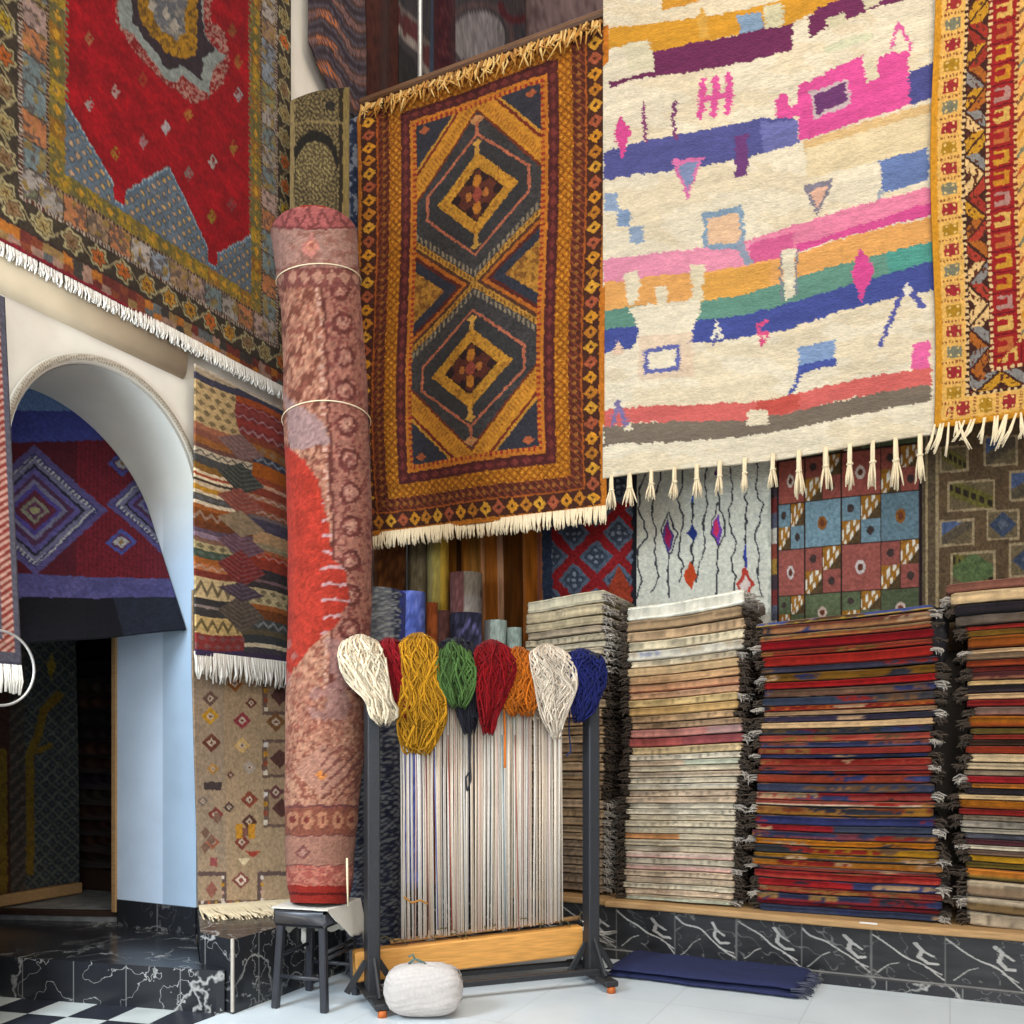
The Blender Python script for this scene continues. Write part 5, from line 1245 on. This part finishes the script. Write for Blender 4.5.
# yarn skeins hung over the top beam -----------------------------------------
def skein(label, rows, colr, n, seed, rad=.0052, off=.05, curl=.5, shrink=.42, group='yarn skeins hung on the loom', hair=1.0, core=.8):
    rows = np.asarray(rows, float); rn = random.Random(seed)
    y0, y1 = rows[0, 0], rows[-1, 0]
    mid = on_l((rows[0, 1] + rows[0, 2]) / 2, y0, 0)
    t = thing('yarn_skein', label, 'yarn', (mid[0], mid[1], on_l(rows[-1, 1], y1, 0)[2]), group)
    def at(y, p, o_):
        xl = np.interp(y, rows[:, 0], rows[:, 1]); xr = np.interp(y, rows[:, 0], rows[:, 2])
        return on_l(xl + (xr - xl) * p, y, o_)
    c = hx(colr); mb = MB()
    for i in range(n):
        p = rn.random(); ye = y1 - (y1 - y0) * shrink * rn.random() ** 1.2; o1 = off + rn.uniform(-.025, .03); fz = rn.uniform(1.2, 4.5)
        ph = rn.random() * 6; yt = y0 + 7 * (2 * p - 1) ** 2 - rn.random() * 2.5
        am = .13 * curl; drift = rn.gauss(0, .065 * curl)
        path = [at(yt + 14, p, -.05), at(yt + 4, p, -.035), at(yt, p, -.005)]
        K_ = 10
        for k in range(1, K_ + 1):
            s = k / K_; y = yt + (ye - yt) * s; bul = math.sin(min(1, s * 1.5 + .1) * math.pi * .58)
            path.append(at(y, np.clip(p + drift * s + am * math.sin(s * fz * 2.4 + ph), -.02, 1.02), o1 * bul + .01))
        lw = rn.uniform(-.22, .22) * curl
        path.append(at(ye + 3, np.clip(p + drift + lw * .5, 0, 1), o1 * .9))
        for k in range(K_, 2, -1):
            s = k / K_; y = yt + (ye - yt) * s
            path.append(at(y, np.clip(p + drift * s + lw + am * math.sin(s * fz * 2.9 + ph + 1), -.02, 1.02), o1 * .95 + .008 + rn.uniform(-.006, .006)))
        cc = np.clip(c * rn.uniform(.80, 1.12), 0, 1)
        mb.tube(path, rad * rn.uniform(.7, 1.1), 5, col=cc)
    mb.build('strand_bundle', M['yarns'], t)
    # body of the hank
    K = 14; vs = []; cs = []
    for y in np.linspace(y0 + 1.5, y1 - (y1 - y0) * .14, K):
        s = (y - y0) / (y1 - y0)
        for j in range(20):
            a = 2 * math.pi * j / 20
            sc = core * (1 if s < .85 else .8)
            vs.append(at(y, .5 + .5 * sc * math.cos(a), .012 + (off * .55) * math.sin(a) * math.sin(math.pi * min(1, .12 + s))))
            cs.append(c * (.86 + .12 * math.sin(j * 2.1 + y)))
    f = [[i * 20 + j, i * 20 + (j + 1) % 20, (i + 1) * 20 + (j + 1) % 20, (i + 1) * 20 + j] for i in range(K - 1) for j in range(20)] + [list(range(20)), list(range((K - 1) * 20, K * 20))]
    mk('hank_core', vs, f, M['yarns'], t, True, np.clip(np.array(cs), 0, 1))
    return t
skein('navy blue yarn skein over the right post of the loom', [(651, 566, 597), (660, 563, 603), (672, 566, 606), (685, 570, 605), (697, 572, 600), (712, 572, 594), (720, 574, 584)], '1c2260', 120, 1, off=.05, shrink=.7, curl=1.0)
skein('fluffy white yarn skein between the orange and navy skeins', [(646, 534, 560), (655, 530, 568), (668, 532, 575), (685, 536, 577), (700, 538, 572), (715, 541, 566), (728, 547, 562), (736, 552, 560)], 'dccab2', 170, 2, rad=.0046, curl=1.2, off=.065, shrink=.6)
skein('bright orange yarn skein right of the second red skein', [(649, 505, 530), (660, 500, 534), (675, 503, 538), (690, 505, 538), (703, 503, 537), (714, 510, 533)], 'bd600f', 130, 3, curl=1.2)
skein('crimson yarn skein in the middle of the loom, between green and orange', [(642, 478, 505), (652, 475, 512), (668, 476, 516), (685, 477, 512), (700, 478, 505), (716, 480, 497), (732, 483, 494)], '84080f', 150, 4, off=.065, shrink=.6, curl=.9)
skein('black yarn skein hanging behind the green skein', [(640, 436, 474), (655, 440, 476), (680, 446, 478), (700, 454, 479), (715, 457, 478), (733, 464, 475)], '26252c', 100, 5, off=.03)
skein('green yarn skein looped between the mustard and red skeins', [(642, 444, 460), (652, 440, 470), (668, 437, 475), (685, 440, 475), (698, 446, 471), (706, 452, 466)], '47652e', 90, 6, off=.07, core=.55, curl=.8)
skein('mustard yellow yarn skein, the longest on the loom', [(635, 404, 432), (645, 400, 437), (662, 403, 437), (685, 402, 440), (700, 400, 445), (720, 398, 446), (735, 399, 440), (752, 404, 430)], 'b27a10', 170, 7, curl=1.3, off=.065, shrink=.5)
skein('dark red yarn skein between the cream and mustard skeins', [(640, 376, 402), (655, 380, 405), (675, 387, 408), (695, 392, 413), (710, 395, 416), (719, 398, 410)], '820c14', 110, 8, off=.055, curl=.9)
skein('cream yarn skein draped over the left post of the loom', [(637, 346, 374), (644, 341, 380), (655, 339, 384), (670, 342, 386), (682, 348, 388), (692, 358, 390), (699, 367, 391), (710, 369, 398), (718, 372, 397), (723, 378, 390)], 'e0ccaa', 150, 9, rad=.006, off=.085, curl=.8, shrink=.5)
# loose yarn ends
def loose(name, label, pts, c_, r=.004, cat='yarn', off=.02):
    mb = MB(); P = np.array([on_l(x, y, off) for x, y in pts])
    T = np.linspace(0, len(P) - 1, len(P) * 5); Q = np.stack([np.interp(T, np.arange(len(P)), P[:, k]) for k in range(3)], -1)
    mb.tube(Q, r, 5); return tag(mb.build(name, plain('loose_' + c_, c_, .9, 100, .9, 1.1, .2)), label, cat)
loose('yarn_strand', 'single orange yarn strand hanging below the orange skein', [(504, 700), (505, 735), (505, 768)], 'c86a1c', .006, off=.05)
loose('yarn_strand', 'black yarn strand ending in a loop in front of the warp', [(471, 725), (470, 760), (471, 780), (467, 792), (466, 778), (470, 770)], '2c2c30', .0045, off=.03)
loose('yarn_strand', 'navy yarn strand hanging below the navy skein', [(570, 700), (569, 730), (571, 752), (566, 756)], '22284c', .0045, off=.03)
loose('yarn_strand', 'ochre yarn tied across the lower left of the warp', [(404, 897), (412, 903), (420, 900), (428, 904)], 'a8702c', .005, off=-.01)
# loose white strings beside the loom foot
mb = MB(); rn = random.Random(6)
for i in range(7):
    a = np.array(on_l(583, 925 + rn.uniform(-8, 8), -.03)); b = on_y(600 + rn.uniform(-6, 22), 930 + rn.uniform(-16, 22), 4.80)
    m1 = (a + b) / 2 + np.array([rn.gauss(0, .03), 0, rn.gauss(-.02, .03)])
    mb.tube([a, m1, b], .0035, 5)
tag(mb.build('loose_string', M['white']), 'tangle of loose white string beside the right post of the loom', 'string')['kind'] = 'stuff'

# wrapped white bundle on the floor
c = at_d(424, 988, 4.105); U, V = np.meshgrid(np.linspace(0, 1, 90), np.linspace(0, 1, 50))
a = U * 2 * math.pi; b = (V - .5) * math.pi
def se(w, e): return np.sign(w) * np.abs(w) ** e
rt = np.array([CT, ST, 0]); fw = np.array([-ST, CT, 0])
hw, hd, hh = .176, .088, .116
zc = hh + .008
nz = 1 + .10 * (fbm(U * 10, V * 8, 3) - .5) + .012 * np.sin(V * 90 + 6 * np.sin(a * 2)) 
# keep the noise seamless round the back
P = np.array([c[0], c[1], zc]) + (hw * se(np.cos(a), .62) * se(np.cos(b), .62) * nz)[..., None] * rt + (hd * se(np.sin(a), .7) * se(np.cos(b), .6) * nz)[..., None] * fw + (hh * se(np.sin(b), .72))[..., None] * np.array([0, 0, 1.0]) * np.where(V > .5, nz, 1)[..., None]
WB = thing('wool_bundle', 'plump white wool bundle on the floor in front of the loom beam', 'wool', (c[0], c[1], 0))
mk('wrapped_body', P, grid_faces(50, 90), plain('white_spun_wool', 'bdb4ad', .95, 70, .9, 1.05, .5, .006), WB)
mb = MB()
kc = np.array([c[0], c[1], zc + hh]) - rt * .04
mb.tube([kc + rt * -.03, kc + up * .02, kc + rt * .02 + up * .012, kc + rt * .05 - up * .004], .006, 6); mb.tube([kc + up * .016, kc - rt * .01 + up * .04, kc - rt * .03 + up * .03], .005, 6)
mb.build('tie_knot', plain('green_tie_yarn', '5a7068', .9), WB)

# folded navy rug on the floor
NR = thing('floor_rug', 'folded navy blue rug lying on the pale floor before the marble plinth', 'rug', on_z(710, 975, 0))
c00 = on_z(603, 977, 0); c10 = on_z(800, 1000, 0); c11 = on_z(818, 978, 0); c01 = on_z(632, 957, 0)
for lay, (z, hgt, sc) in enumerate(((.003, .032, 1.0), (.036, .03, .97))):
    U, V = np.meshgrid(np.linspace(0, 1, 60), np.linspace(0, 1, 30))
    u = .5 + (U - .5) * sc + .0; v = .5 + (V - .5) * sc
    B0 = (c00 * (1 - u[..., None]) + c10 * u[..., None]) * (1 - v[..., None]) + (c01 * (1 - u[..., None]) + c11 * u[..., None]) * v[..., None]
    edge = np.minimum(np.minimum(U, 1 - U) * 14, np.minimum(V, 1 - V) * 7); top = np.clip(edge, 0, 1) ** .5
    w = (fbm(U * 6, V * 5, 5 + lay) - .5)
    B0[..., :2] += (w * .05)[..., None] * np.array([.6, .8]) * (1 - np.clip(edge, 0, 1))[..., None]
    T = B0.copy(); T[..., 2] = z + hgt * (.25 + .75 * top) + .018 * w * top
    Bm = B0.copy(); Bm[..., 2] = z + hgt * .25 * (1 - top)
    n_ = 60 * 30; f = np.concatenate([grid_faces(30, 60), grid_faces(30, 60)[:, ::-1] + n_])
    side = []
    idx = np.arange(n_).reshape(30, 60); rim = np.concatenate([idx[0], idx[1:, -1], idx[-1, -2::-1], idx[-2:0:-1, 0]])
    rn2 = np.roll(rim, -1); side = np.stack([rim, rn2, rn2 + n_, rim + n_], -1)
    mk('folded_layer', np.concatenate([T.reshape(-1, 3), Bm.reshape(-1, 3)]), np.concatenate([f, side]), M['darkblue'], NR)
mb = MB(); rn = random.Random(3)
for i in range(70):
    t = rn.random(); p = c10 * (1 - t) + c11 * t; p = p + up * rn.uniform(.012, .055)
    d = np.array([.9, .1, 0]); mb.tube([p - d * .05, p + d * .01, p + d * rn.uniform(.02, .05) - up * .012 * 1], [.004, .004, .002], 4)
mb.build('fringe', plain('grey_blue_fringe', '4a4c5c', .95), NR)

# ================================================================== ROLLED RUGS
PR = thing('rolled_carpet', 'tall rose-red rolled carpet standing on the black stool against the wall', 'rolled carpet', at_d(319, 905, 4.3))
rows = [(236, 314.5, 42.5), (270, 318, 40.5), (330, 323, 40), (430, 327, 42.5), (500, 330, 41.5), (560, 331, 41.5), (620, 330, 41), (690, 327, 40), (760, 325, 38), (800, 322, 37), (850, 320, 34), (885, 320, 32), (903, 319, 28)]
dd = np.interp([r[0] for r in rows], [236, 903], [4.85, 4.32])
C_ = [at_d(x, y, d) for (y, x, r), d in zip(rows, dd)]; R_ = [r * d / F for (y, x, r), d in zip(rows, dd)]
def p_roll(p):
    p.wob(1.6, 5)
    X, Y = p.X, p.Y
    xc = np.interp(Y, [r[0] for r in rows], [r[1] for r in rows]); w = (X - xc) / 41.0
    p.f(True, '9a6850'); p.f(fbm(X * .03, Y * .02, 4) > .52, '8e5a46', .7)
    tx = fbm(X * .38, Y * .34, 3)
    p.f(tx > .58, '743a2c', .75); p.f(tx < .36, 'b28064', .6)
    p.f(Y < 206.5, '8c201c')
    m = (Y > 207) & (Y < 228); p.f(m, '964c48'); p.f(m & (np.abs(np.abs((X / 15) % 1 - .5) * 2 - (Y - 209) / 18) < .18), '6c3430'); p.f((np.abs(Y - 228) < 1.4), '6a302c')
    m = (Y > 229) & (Y < 268); p.f(m, '926a5c'); p.f(m & (fbm(X * .15, Y * .15, 8) > .55), '845648')
    p.dia(311, 246, 10, 13, 'a8665a'); p.dia(311, 246, 6, 8, 'b8745c'); p.dia(311, 246, 3, 4, '8c4c40')
    m = (Y > 268) & (Y < 287); p.f(m, '6e3a32'); p.f(m & (np.abs((X / 13) % 1 - .5) + np.abs((Y - 277) / 18) < .42), '9a6a56')
    b1 = (Y > 287) & (Y < 690)
    right = b1 & (w > .05); p.f(right, '8a5446', .7); p.f(right & (np.hypot(w - .5, ((Y / 34) % 1 - .5) * .8) < .28), '9c6858', .8)
    rr = np.hypot(w - .5, ((Y / 34) % 1 - .5) * .8); p.f(right & (np.abs(rr - .22) < .045), '5c2c24'); p.f(right & (rr < .09), 'ac7a64'); p.f(right & (tx > .6), '6a322c', .8)
    p.f(b1 & (np.abs(w - .06) < .04), '562a22'); p.f(b1 & (np.abs(w + .06) < .04) & (((Y / 7) % 1) < .5), 'b08470')
    left = b1 & (w < -.1)
    p.f(left & (np.abs(((X * .8 + Y * .62) / 26 + .5 * np.sin(X * .5) * .3) % 1 - .5) < .12) & (Y < 460), '643426', .9)
    p.poly([(284, 395), (322, 420), (330, 445), (290, 450)], '8a6a64')
    red = p.inpoly([(283, 445), (302, 458), (318, 480), (328, 520), (333, 560), (346, 570), (350, 600), (336, 625), (318, 640), (296, 665), (283, 690)])
    p.f(red, '9c2b1c'); p.f(red & (fbm(X * .06, Y * .06, 9) > .56), '8c2618', .8); p.f(red & (X > 322) & (np.abs((Y / 16) % 1 - .5) < .1), 'a87c78')
    p.f((Y > 640) & (Y < 720) & (fbm(X * .05, Y * .04, 12) > .45), '8a6660', .6)
    p.dia(322, 770, 28, 26, '9a6a56'); p.dia(322, 775, 7, 5, 'b86c30')
    m = (Y > 745) & (Y < 800) & (np.abs(((X + Y) / 12) % 1 - .5) < .13) & (X > 322); p.f(m, '6c3c32')
    m = (Y > 806) & (Y < 835); p.f(m, '76402f'); p.f(m & (np.hypot(((X / 15) % 1 - .5), (Y - 820) / 24) < .38), '9a6448'); p.f(m & (np.hypot(((X / 15) % 1 - .5), (Y - 820) / 24) < .15), '6a2c24')
    p.f((np.abs(Y - 806) < 1.2) | (np.abs(Y - 836) < 1.2) | (np.abs(Y - 865) < 1), '5f3230')
    m = (Y > 836) & (Y < 865); p.f(m, '8e604e'); p.dia(303, 852, 9, 8, '6c3c34'); p.dia(303, 852, 5, 4.5, '986a5c')
    m = (Y > 866) & (Y < 886); p.f(m, '92483c'); p.f(m & (fbm(X * .3, Y * .3, 5) > .52), 'a86450')
    p.f(Y >= 886, '8a2218'); p.f((Y > 893) & (Y < 896), '5c1410')
    p.grain(.25, 220, 400, 3)
loft('roll', C_, R_, M['pile'], p_roll, PR, 110, 460, nz=.035, seed=4)
for yy in (282, 422):
    i = np.interp(yy, [r[0] for r in rows], range(len(rows))); k = int(i); fr = i - k
    c = C_[k] * (1 - fr) + C_[k + 1] * fr; r = R_[k] * (1 - fr) + R_[k + 1] * fr + .006
    mb = MB(); mb.tube([c + rt * r * math.cos(a) + fw * r * math.sin(a) + up * .03 * math.cos(a * 1 + yy) for a in np.linspace(0, 2 * math.pi, 49)], .003, 6, cap=False)
    mb.build('twine', M['cream'], PR)
mb = MB(); q = [at_d(347 + i * .3, 858 + i * 16, 4.1) for i in range(4)]; mb.tube(q, [.005, .005, .004, .003], 6); mb.build('loose_tie', M['cream'], PR)

def vroll(name, label, px, ytop, d, r, paint, z0, lean=0.0, group=None, nring=60, dtop=None, pxtop=None):
    t = at_d(px if pxtop is None else pxtop, ytop, d if dtop is None else dtop); b = at_d(px, 900, d); b[2] = z0
    if pxtop is None: t[0], t[1] = b[0] + lean, b[1]
    C = [t + (b - t) * k for k in np.linspace(0, 1, 6)]
    o = loft(name, C, [r] * 6, M['pile'], paint, None, 48, nring, nz=.02, seed=int(px))
    return tag(o, label, 'rolled rug', group)
def pc(base, *marks, g=.25, fn=None, gain=1.22):
    def f(p):
        p.f(True, base)
        tx = fbm(p.X * .25, p.Y * .2, 5)
        if marks: p.f(tx > .56, marks[0], .85)
        if len(marks) > 1: p.f(tx < .36, marks[1], .85)
        if fn: fn(p)
        p.c *= gain; p.grain(g, 80, 160, 3)
    return f
GR = 'rolled rugs standing in the corner behind the loom'
def goldpat(p):
    p.wob(1, 4); X, Y = p.X, p.Y
    p.f(True, '5c4c32'); tx = np.abs(np.sin(X * .8 + 2.4 * np.sin(Y * .3)) * np.cos(Y * .62 + 1.6 * np.sin(X * .45))); p.f(tx > .55, '8a7548'); p.f(tx < .12, '33291c')
    m = (np.hypot((X - 316) / 22, (Y - 165) / 28) < 1); p.f(m & (Y < 185), '26221c'); p.f(np.hypot((X - 316) / 19, (Y - 172) / 24) < 1, '5c4a30'); p.f((np.hypot((X - 316) / 19, (Y - 172) / 24) < 1) & (tx > .5), '93804e')
    p.f((X > 338) & (X < 342), '33291c'); p.f(X >= 342, '8c7440'); p.f(np.abs(Y - 128) < 1.5, '8c7648'); p.c *= .82; p.f(X < 296, '7a6640'); p.f((np.abs(X - 330) < 4) & (np.abs(Y - 112) < 5), '26221e')
    p.grain(.25, 80, 160, 3)
tl_, tr_ = at_d(291, 104, 5.36), at_d(348, 90, 5.47); bl_, br_ = tl_ * [1, 1, 0] + up * .36, tr_ * [1, 1, 0] + up * .36
tag(sheet('standing_carpet', bil(tl_, tr_, br_, bl_), 64, 470, goldpat, M['pile'], None, nrm=-fw, disp=lambda U, V: .03 * np.sin(U * 3.1) + .01 * np.sin(V * 9), thick=.05), 'dark olive and gold floral carpet standing behind the top of the rose rolled carpet', 'carpet')
def blk(p):
    p.wob(1, 4); p.f(True, '34384a'); tx = np.abs(np.sin(p.X * 1.1 + np.sin(p.Y * .35) * 2.2) * np.cos(p.Y * .55 + np.sin(p.X * .4) * 1.6)); p.f(tx > .5, '77787a'); p.f(tx < .1, '22263a'); p.f((p.X < 392) & (p.Y < 660), '8a8a82', .5); p.f(p.X > 400.5, '2c3478'); p.grain(.3, 80, 160, 3)
vroll('rolled_rug', 'slate blue and white patterned rolled rug leaning behind the left post of the loom', 373, 594, 4.85, .145, blk, .004, dtop=5.1, pxtop=380, nring=260)
vroll('rolled_rug', 'tall dark brown rolled rug in the corner behind the blue roll', 390, 480, 6.25, .11, pc('5a3216', '42220f', '74441c'), .289, group=GR)
vroll('rolled_rug', 'tall taupe rolled rug between the brown and the yellow rolls', 418, 490, 6.35, .072, pc('6a5a40', '54462f', '7a6a4c'), .289, group=GR)
def yel(p): p.f(True, '8a7434'); p.f(p.X > 441, 'b08628'); p.f(p.X < 433, '76683c'); p.c *= 1.25; p.grain(.2, 60, 60, 2)
vroll('rolled_rug', 'tall olive rolled rug with a mustard yellow edge', 438, 485, 6.3, .075, yel, .289, group=GR)
vroll('rolled_rug', 'bright blue rolled rug behind the red and mustard skeins', 410, 593, 5.9, .1, pc('43508e', '343e74', '5a64a4'), .289, group=GR)
vroll('rolled_rug', 'thin rust rolled rug right of the blue roll', 432, 603, 6.02, .039, pc('84401c', '6c3014'), .289, group=GR)
vroll('rolled_rug', 'thin dark maroon rolled rug right of the rust roll', 444, 611, 6.02, .039, pc('4c2c26', '38201e'), .289, group=GR)
def two(p):
    p.f(True, '8c7c68'); p.f(p.X < 464, '6a403c'); p.f((p.X < 464) & (fbm(p.X * .3, p.Y * .3, 3) > .55), '7c504c'); p.f((p.Y > 595) & (p.X >= 464), '94887c'); p.f(np.abs(p.Y - 595) < 1.2, '5a463c'); p.c *= 1.12; p.grain(.25, 60, 100, 2)
vroll('rolled_rug', 'half maroon and half grey rolled rug standing behind the navy roll', 466, 574, 6.12, .108, two, .289, group=GR)
vroll('rolled_rug', 'dark navy patterned rolled rug behind the green skein', 466, 614, 5.75, .1, pc('2c2c40', '1e1e2a', '44425c', fn=lambda p: p.line([(452, 645), (470, 622), (484, 640)], 2.5, '54507c')), .289, group=GR)
vroll('rolled_rug', 'pale grey-green rolled rug behind the second red skein, the wider of two', 495.5, 621, 5.8, .073, pc('8c9a92', '7c8a84', fn=lambda p: p.f(p.X < 490, '6c6c68')), .289, group=GR)
vroll('rolled_rug', 'narrow pale grey-green rolled rug next to the beige stack', 514.5, 628, 5.75, .047, pc('8a9a90', '78867e'), .289, group=GR)

# ================================================================== STOOL
b0 = rt * -.935 + fw * 4.345
ST_ = thing('stool', 'small black wooden stool with rungs under the rose rolled carpet', 'stool', b0)
zs = .455; e1, e2 = rt * .955 - fw * .297, rt * .297 + fw * .955; ha, hb = .128, .155
mb = MB(); mb.obox(b0 + up * (zs - .03), e1, e2, up, ha + .012, hb + .012, .042, .016); mb.build('seat', M['black'], ST_)
for i, j in ((-1, -1), (1, -1), (1, 1), (-1, 1)):
    mb = MB(); mb.bar(b0 + e1 * (ha - .02) * i + e2 * (hb - .02) * j + up * .40, b0 + e1 * ha * i + e2 * hb * j, .034, .034, up=e1, bev=.005); mb.build('leg', M['black'], ST_, smooth=False)
for (i, j), (k, l), z in (((-1, -1), (1, -1), .15), ((1, -1), (1, 1), .24), ((1, -1), (1, 1), .27), ((1, 1), (-1, 1), .15), ((-1, 1), (-1, -1), .24)):
    mb = MB(); mb.tube([b0 + e1 * (ha - .006) * i + e2 * (hb - .006) * j + up * z, b0 + e1 * (ha - .006) * k + e2 * (hb - .006) * l + up * z], .010, 8); mb.build('rung', M['black'], ST_)
# white cloth laid over the seat, hanging at the sides and back
U, V = np.meshgrid(np.linspace(-1, 1, 70), np.linspace(-.55, 1, 60))
A0, B0_ = ha + .018, hb + .018
du = np.maximum(np.abs(U) * .27 - A0, 0) * np.clip((V + .50) / .7, 0, 1) ** .7; dv = np.maximum(V * .30 - B0_, 0)
w = fbm(U * 3 + 4, V * 3, 5) - .5
pu = np.sign(U) * (np.minimum(np.abs(U) * .27, A0) + du * (.25 + .3 * w)); pv = np.minimum(V * .30, B0_ + dv * .12)
zz = zs + .018 + .008 * w - (du + dv) * (1.25 + .8 * w)
P = b0 + pu[..., None] * e1 + pv[..., None] * e2 + zz[..., None] * up
o = mk('seat_cloth', P, grid_faces(60, 70), M['cloth']); md = o.modifiers.new('thickness', 'SOLIDIFY'); md.thickness = .006; md.offset = 1
tag(o, 'white cotton cloth draped over the black stool beneath the rolled carpet', 'cloth')
# ================================================================== UPPER GALLERY (seen above the rail)
def gal(name, label, x0p, x1p, ytop, ybot, off, paint, cat='textile', nu=60, nv=120, dsp=.02):
    xx = -3.655 + off
    a, b = on_x(x0p, 40, xx), on_x(x1p, 40, xx); zt, zb = 8.6, 4.52 if a[1] > 5.12 else 5.62
    return tag(sheet(name, bil((xx, a[1], zt), (xx, b[1], zt), (xx, b[1], zb), (xx, a[1], zb)), nu, nv, paint, M['flat'], None, nrm=(1, 0, 0), disp=wave(dsp, 9, x0p), thick=.012, gain=1.0), label, cat)
def p_g1(p):
    p.wob(2, 8); p.f(True, '33262a'); q = (p.Y - p.X * .75 + 8 * np.sin(p.X * .12)) / 26
    p.f(np.abs(q % 1 - .5) < .30, '44302c'); p.f(np.abs(q % 1 - .5) < .12, '7c5040'); p.f((np.abs(q % 1 - .5) < .13) & (p.X < 335) & (p.X > 316), 'a85c30'); p.f(np.abs((q * 3) % 1 - .5) < .12, '4c444c'); p.grain(.3, 50, 90, 3)
mbx = []
# striped textile on the left wall beyond the large carpet
ya, yb_ = on_x(307, 40, -3.6)[1], on_x(364, 40, -3.6)[1]
def f_g1(U, V):
    yl = ya + np.clip(V - .946, 0, 1) * 4.3
    return np.stack([-3.60 + .015 * np.sin(V * 9), yl + (yb_ - yl) * U, 8.4 - V * 2.98], -1)
tag(sheet('striped_textile', f_g1, 70, 200, p_g1, M['flat'], None, nrm=(1, 0, 0), thick=.012, gain=1.1), 'dark striped textile with orange flashes hanging at the left end of the rail', 'textile')
gal('brown_hanging', 'plain reddish brown hanging in the gallery beside the striped textile', 362, 400, -60, 110, .03, pc('4a241a', '3c1c16', gain=1.0), 'hanging')
def p_g2(p):
    p.wob(1.5, 6); p.f(True, '3c3434'); q = (p.Y - (p.X - 385) * 1.35); p.f(np.abs(q - 0) < 13, '5a2c2a'); p.f(np.abs(q - 12) < 4, '8c7c70'); p.f(np.abs(q + 14) < 3, '6c5c54'); p.f(q > 26, '2c2826'); p.grain(.3, 50, 80, 3)
gal('diagonal_textile', 'dark textile with a diagonal red and cream band in the gallery', 399, 430, -60, 100, .04, p_g2)
gal('maroon_hanging', 'dark maroon hanging in the gallery right of the pale post', 429, 457, -60, 95, .035, pc('4a1c20', '38161a', '5a2a2a', gain=1.0, fn=lambda p: p.f(p.X < 434, '3c4658')), 'hanging')
def p_g3(p):
    p.f(True, '453c3e'); r = np.hypot(p.X - 478, (p.Y - 38)); p.f(r < 26, '8c807c'); p.f((r > 30) & (r < 36) , '5c4440'); r2 = np.hypot(p.X - 516, p.Y - 4); p.f((r2 < 20) & (p.Y > 2), '5f1c20'); p.f((r2 < 13) & (p.Y > 0), '4a3a3a'); p.f(p.X > 535, '6c5450'); p.grain(.3, 40, 60, 3)
gal('arch_textile', 'grey textile with rounded red and pale shapes in the gallery', 456, 524, -60, 70, .045, p_g3, nu=110)
a, b = on_y(526, 20, 7.9), on_y(640, 20, 7.9)
tag(sheet('grey_hanging', bil((a[0], 7.9, 9.3), (b[0], 7.9, 9.3), (b[0], 7.9, 4.6), (a[0], 7.9, 4.6)), 40, 60, pc('6a5450', '54403e'), M['flat'], None, disp=wave(.03, 8), thick=.012), 'dull rose grey hanging on the far wall of the gallery', 'hanging')
mb = MB(); q = on_y(420, 40, 5.3); mb.tube([(q[0], q[1], 4.47), (q[0], q[1], 8.6)], .017, 10)
tag(mb.build('gallery_post', M['chrome']), 'thin pale metal post rising behind the wooden rail', 'post')
# dark blue speckled rug in the gap below the rail
def p_gap(p):
    p.f(True, '2f3648'); tx = fbm(p.X * .25, p.Y * .2, 3); p.f(tx > .56, '75767c'); p.f(tx < .38, '22283c'); p.grain(.3, 40, 80, 3)
a, b = on_y(346, 150, 5.03), on_y(372, 150, 5.03)
tag(sheet('speckled_rug', bil((a[0], 5.03, 5.42), (b[0], 5.03, 5.42), (b[0], 5.03, 4.35), (a[0], 5.03, 4.35)), 40, 150, p_gap, M['flat'], None, disp=wave(.01, 8), thick=.012), 'narrow dark blue speckled rug hanging in the gap left of the orange carpet', 'rug')

# ================================================================== LIGHT
wd = bpy.data.worlds.new('world'); scene.world = wd; wd.use_nodes = True
bg = wd.node_tree.nodes['Background']; bg.inputs[0].default_value = (.80, .86, 1.0, 1); bg.inputs[1].default_value = .55
def area(name, loc, target, size, energy, color, size_y=None):
    d = bpy.data.lights.new(name, 'AREA'); d.energy = energy; d.color = color; d.shape = 'RECTANGLE'; d.size = size; d.size_y = size_y or size
    o = bpy.data.objects.new(name, d); COL.objects.link(o); o.location = loc
    from mathutils import Vector
    o.rotation_euler = (Vector(target) - Vector(loc)).to_track_quat('-Z', 'Y').to_euler()
    return o
area('skylight', (0.6, .6, 8.6), (-1.0, 4.6, 2.2), 4.5, 385, (1.0, .95, .86))
area('warm_lamp', (1.9, 2.2, 6.6), (-.6, 5.0, 3.6), 1.2, 62, (1.0, .80, .52))
area('courtyard_daylight', (1.5, -2.2, 2.6), (-1.8, 4.5, 1.0), 3.0, 190, (.96, .97, .97))
area('jamb_fill', (-3.2, .6, 2.4), (-4.1, 3.6, 1.5), 1.0, 165, (.72, .86, 1.0))  # cool fill lamp added in front of the arch to brighten its jamb
scene.view_settings.exposure = 0.0
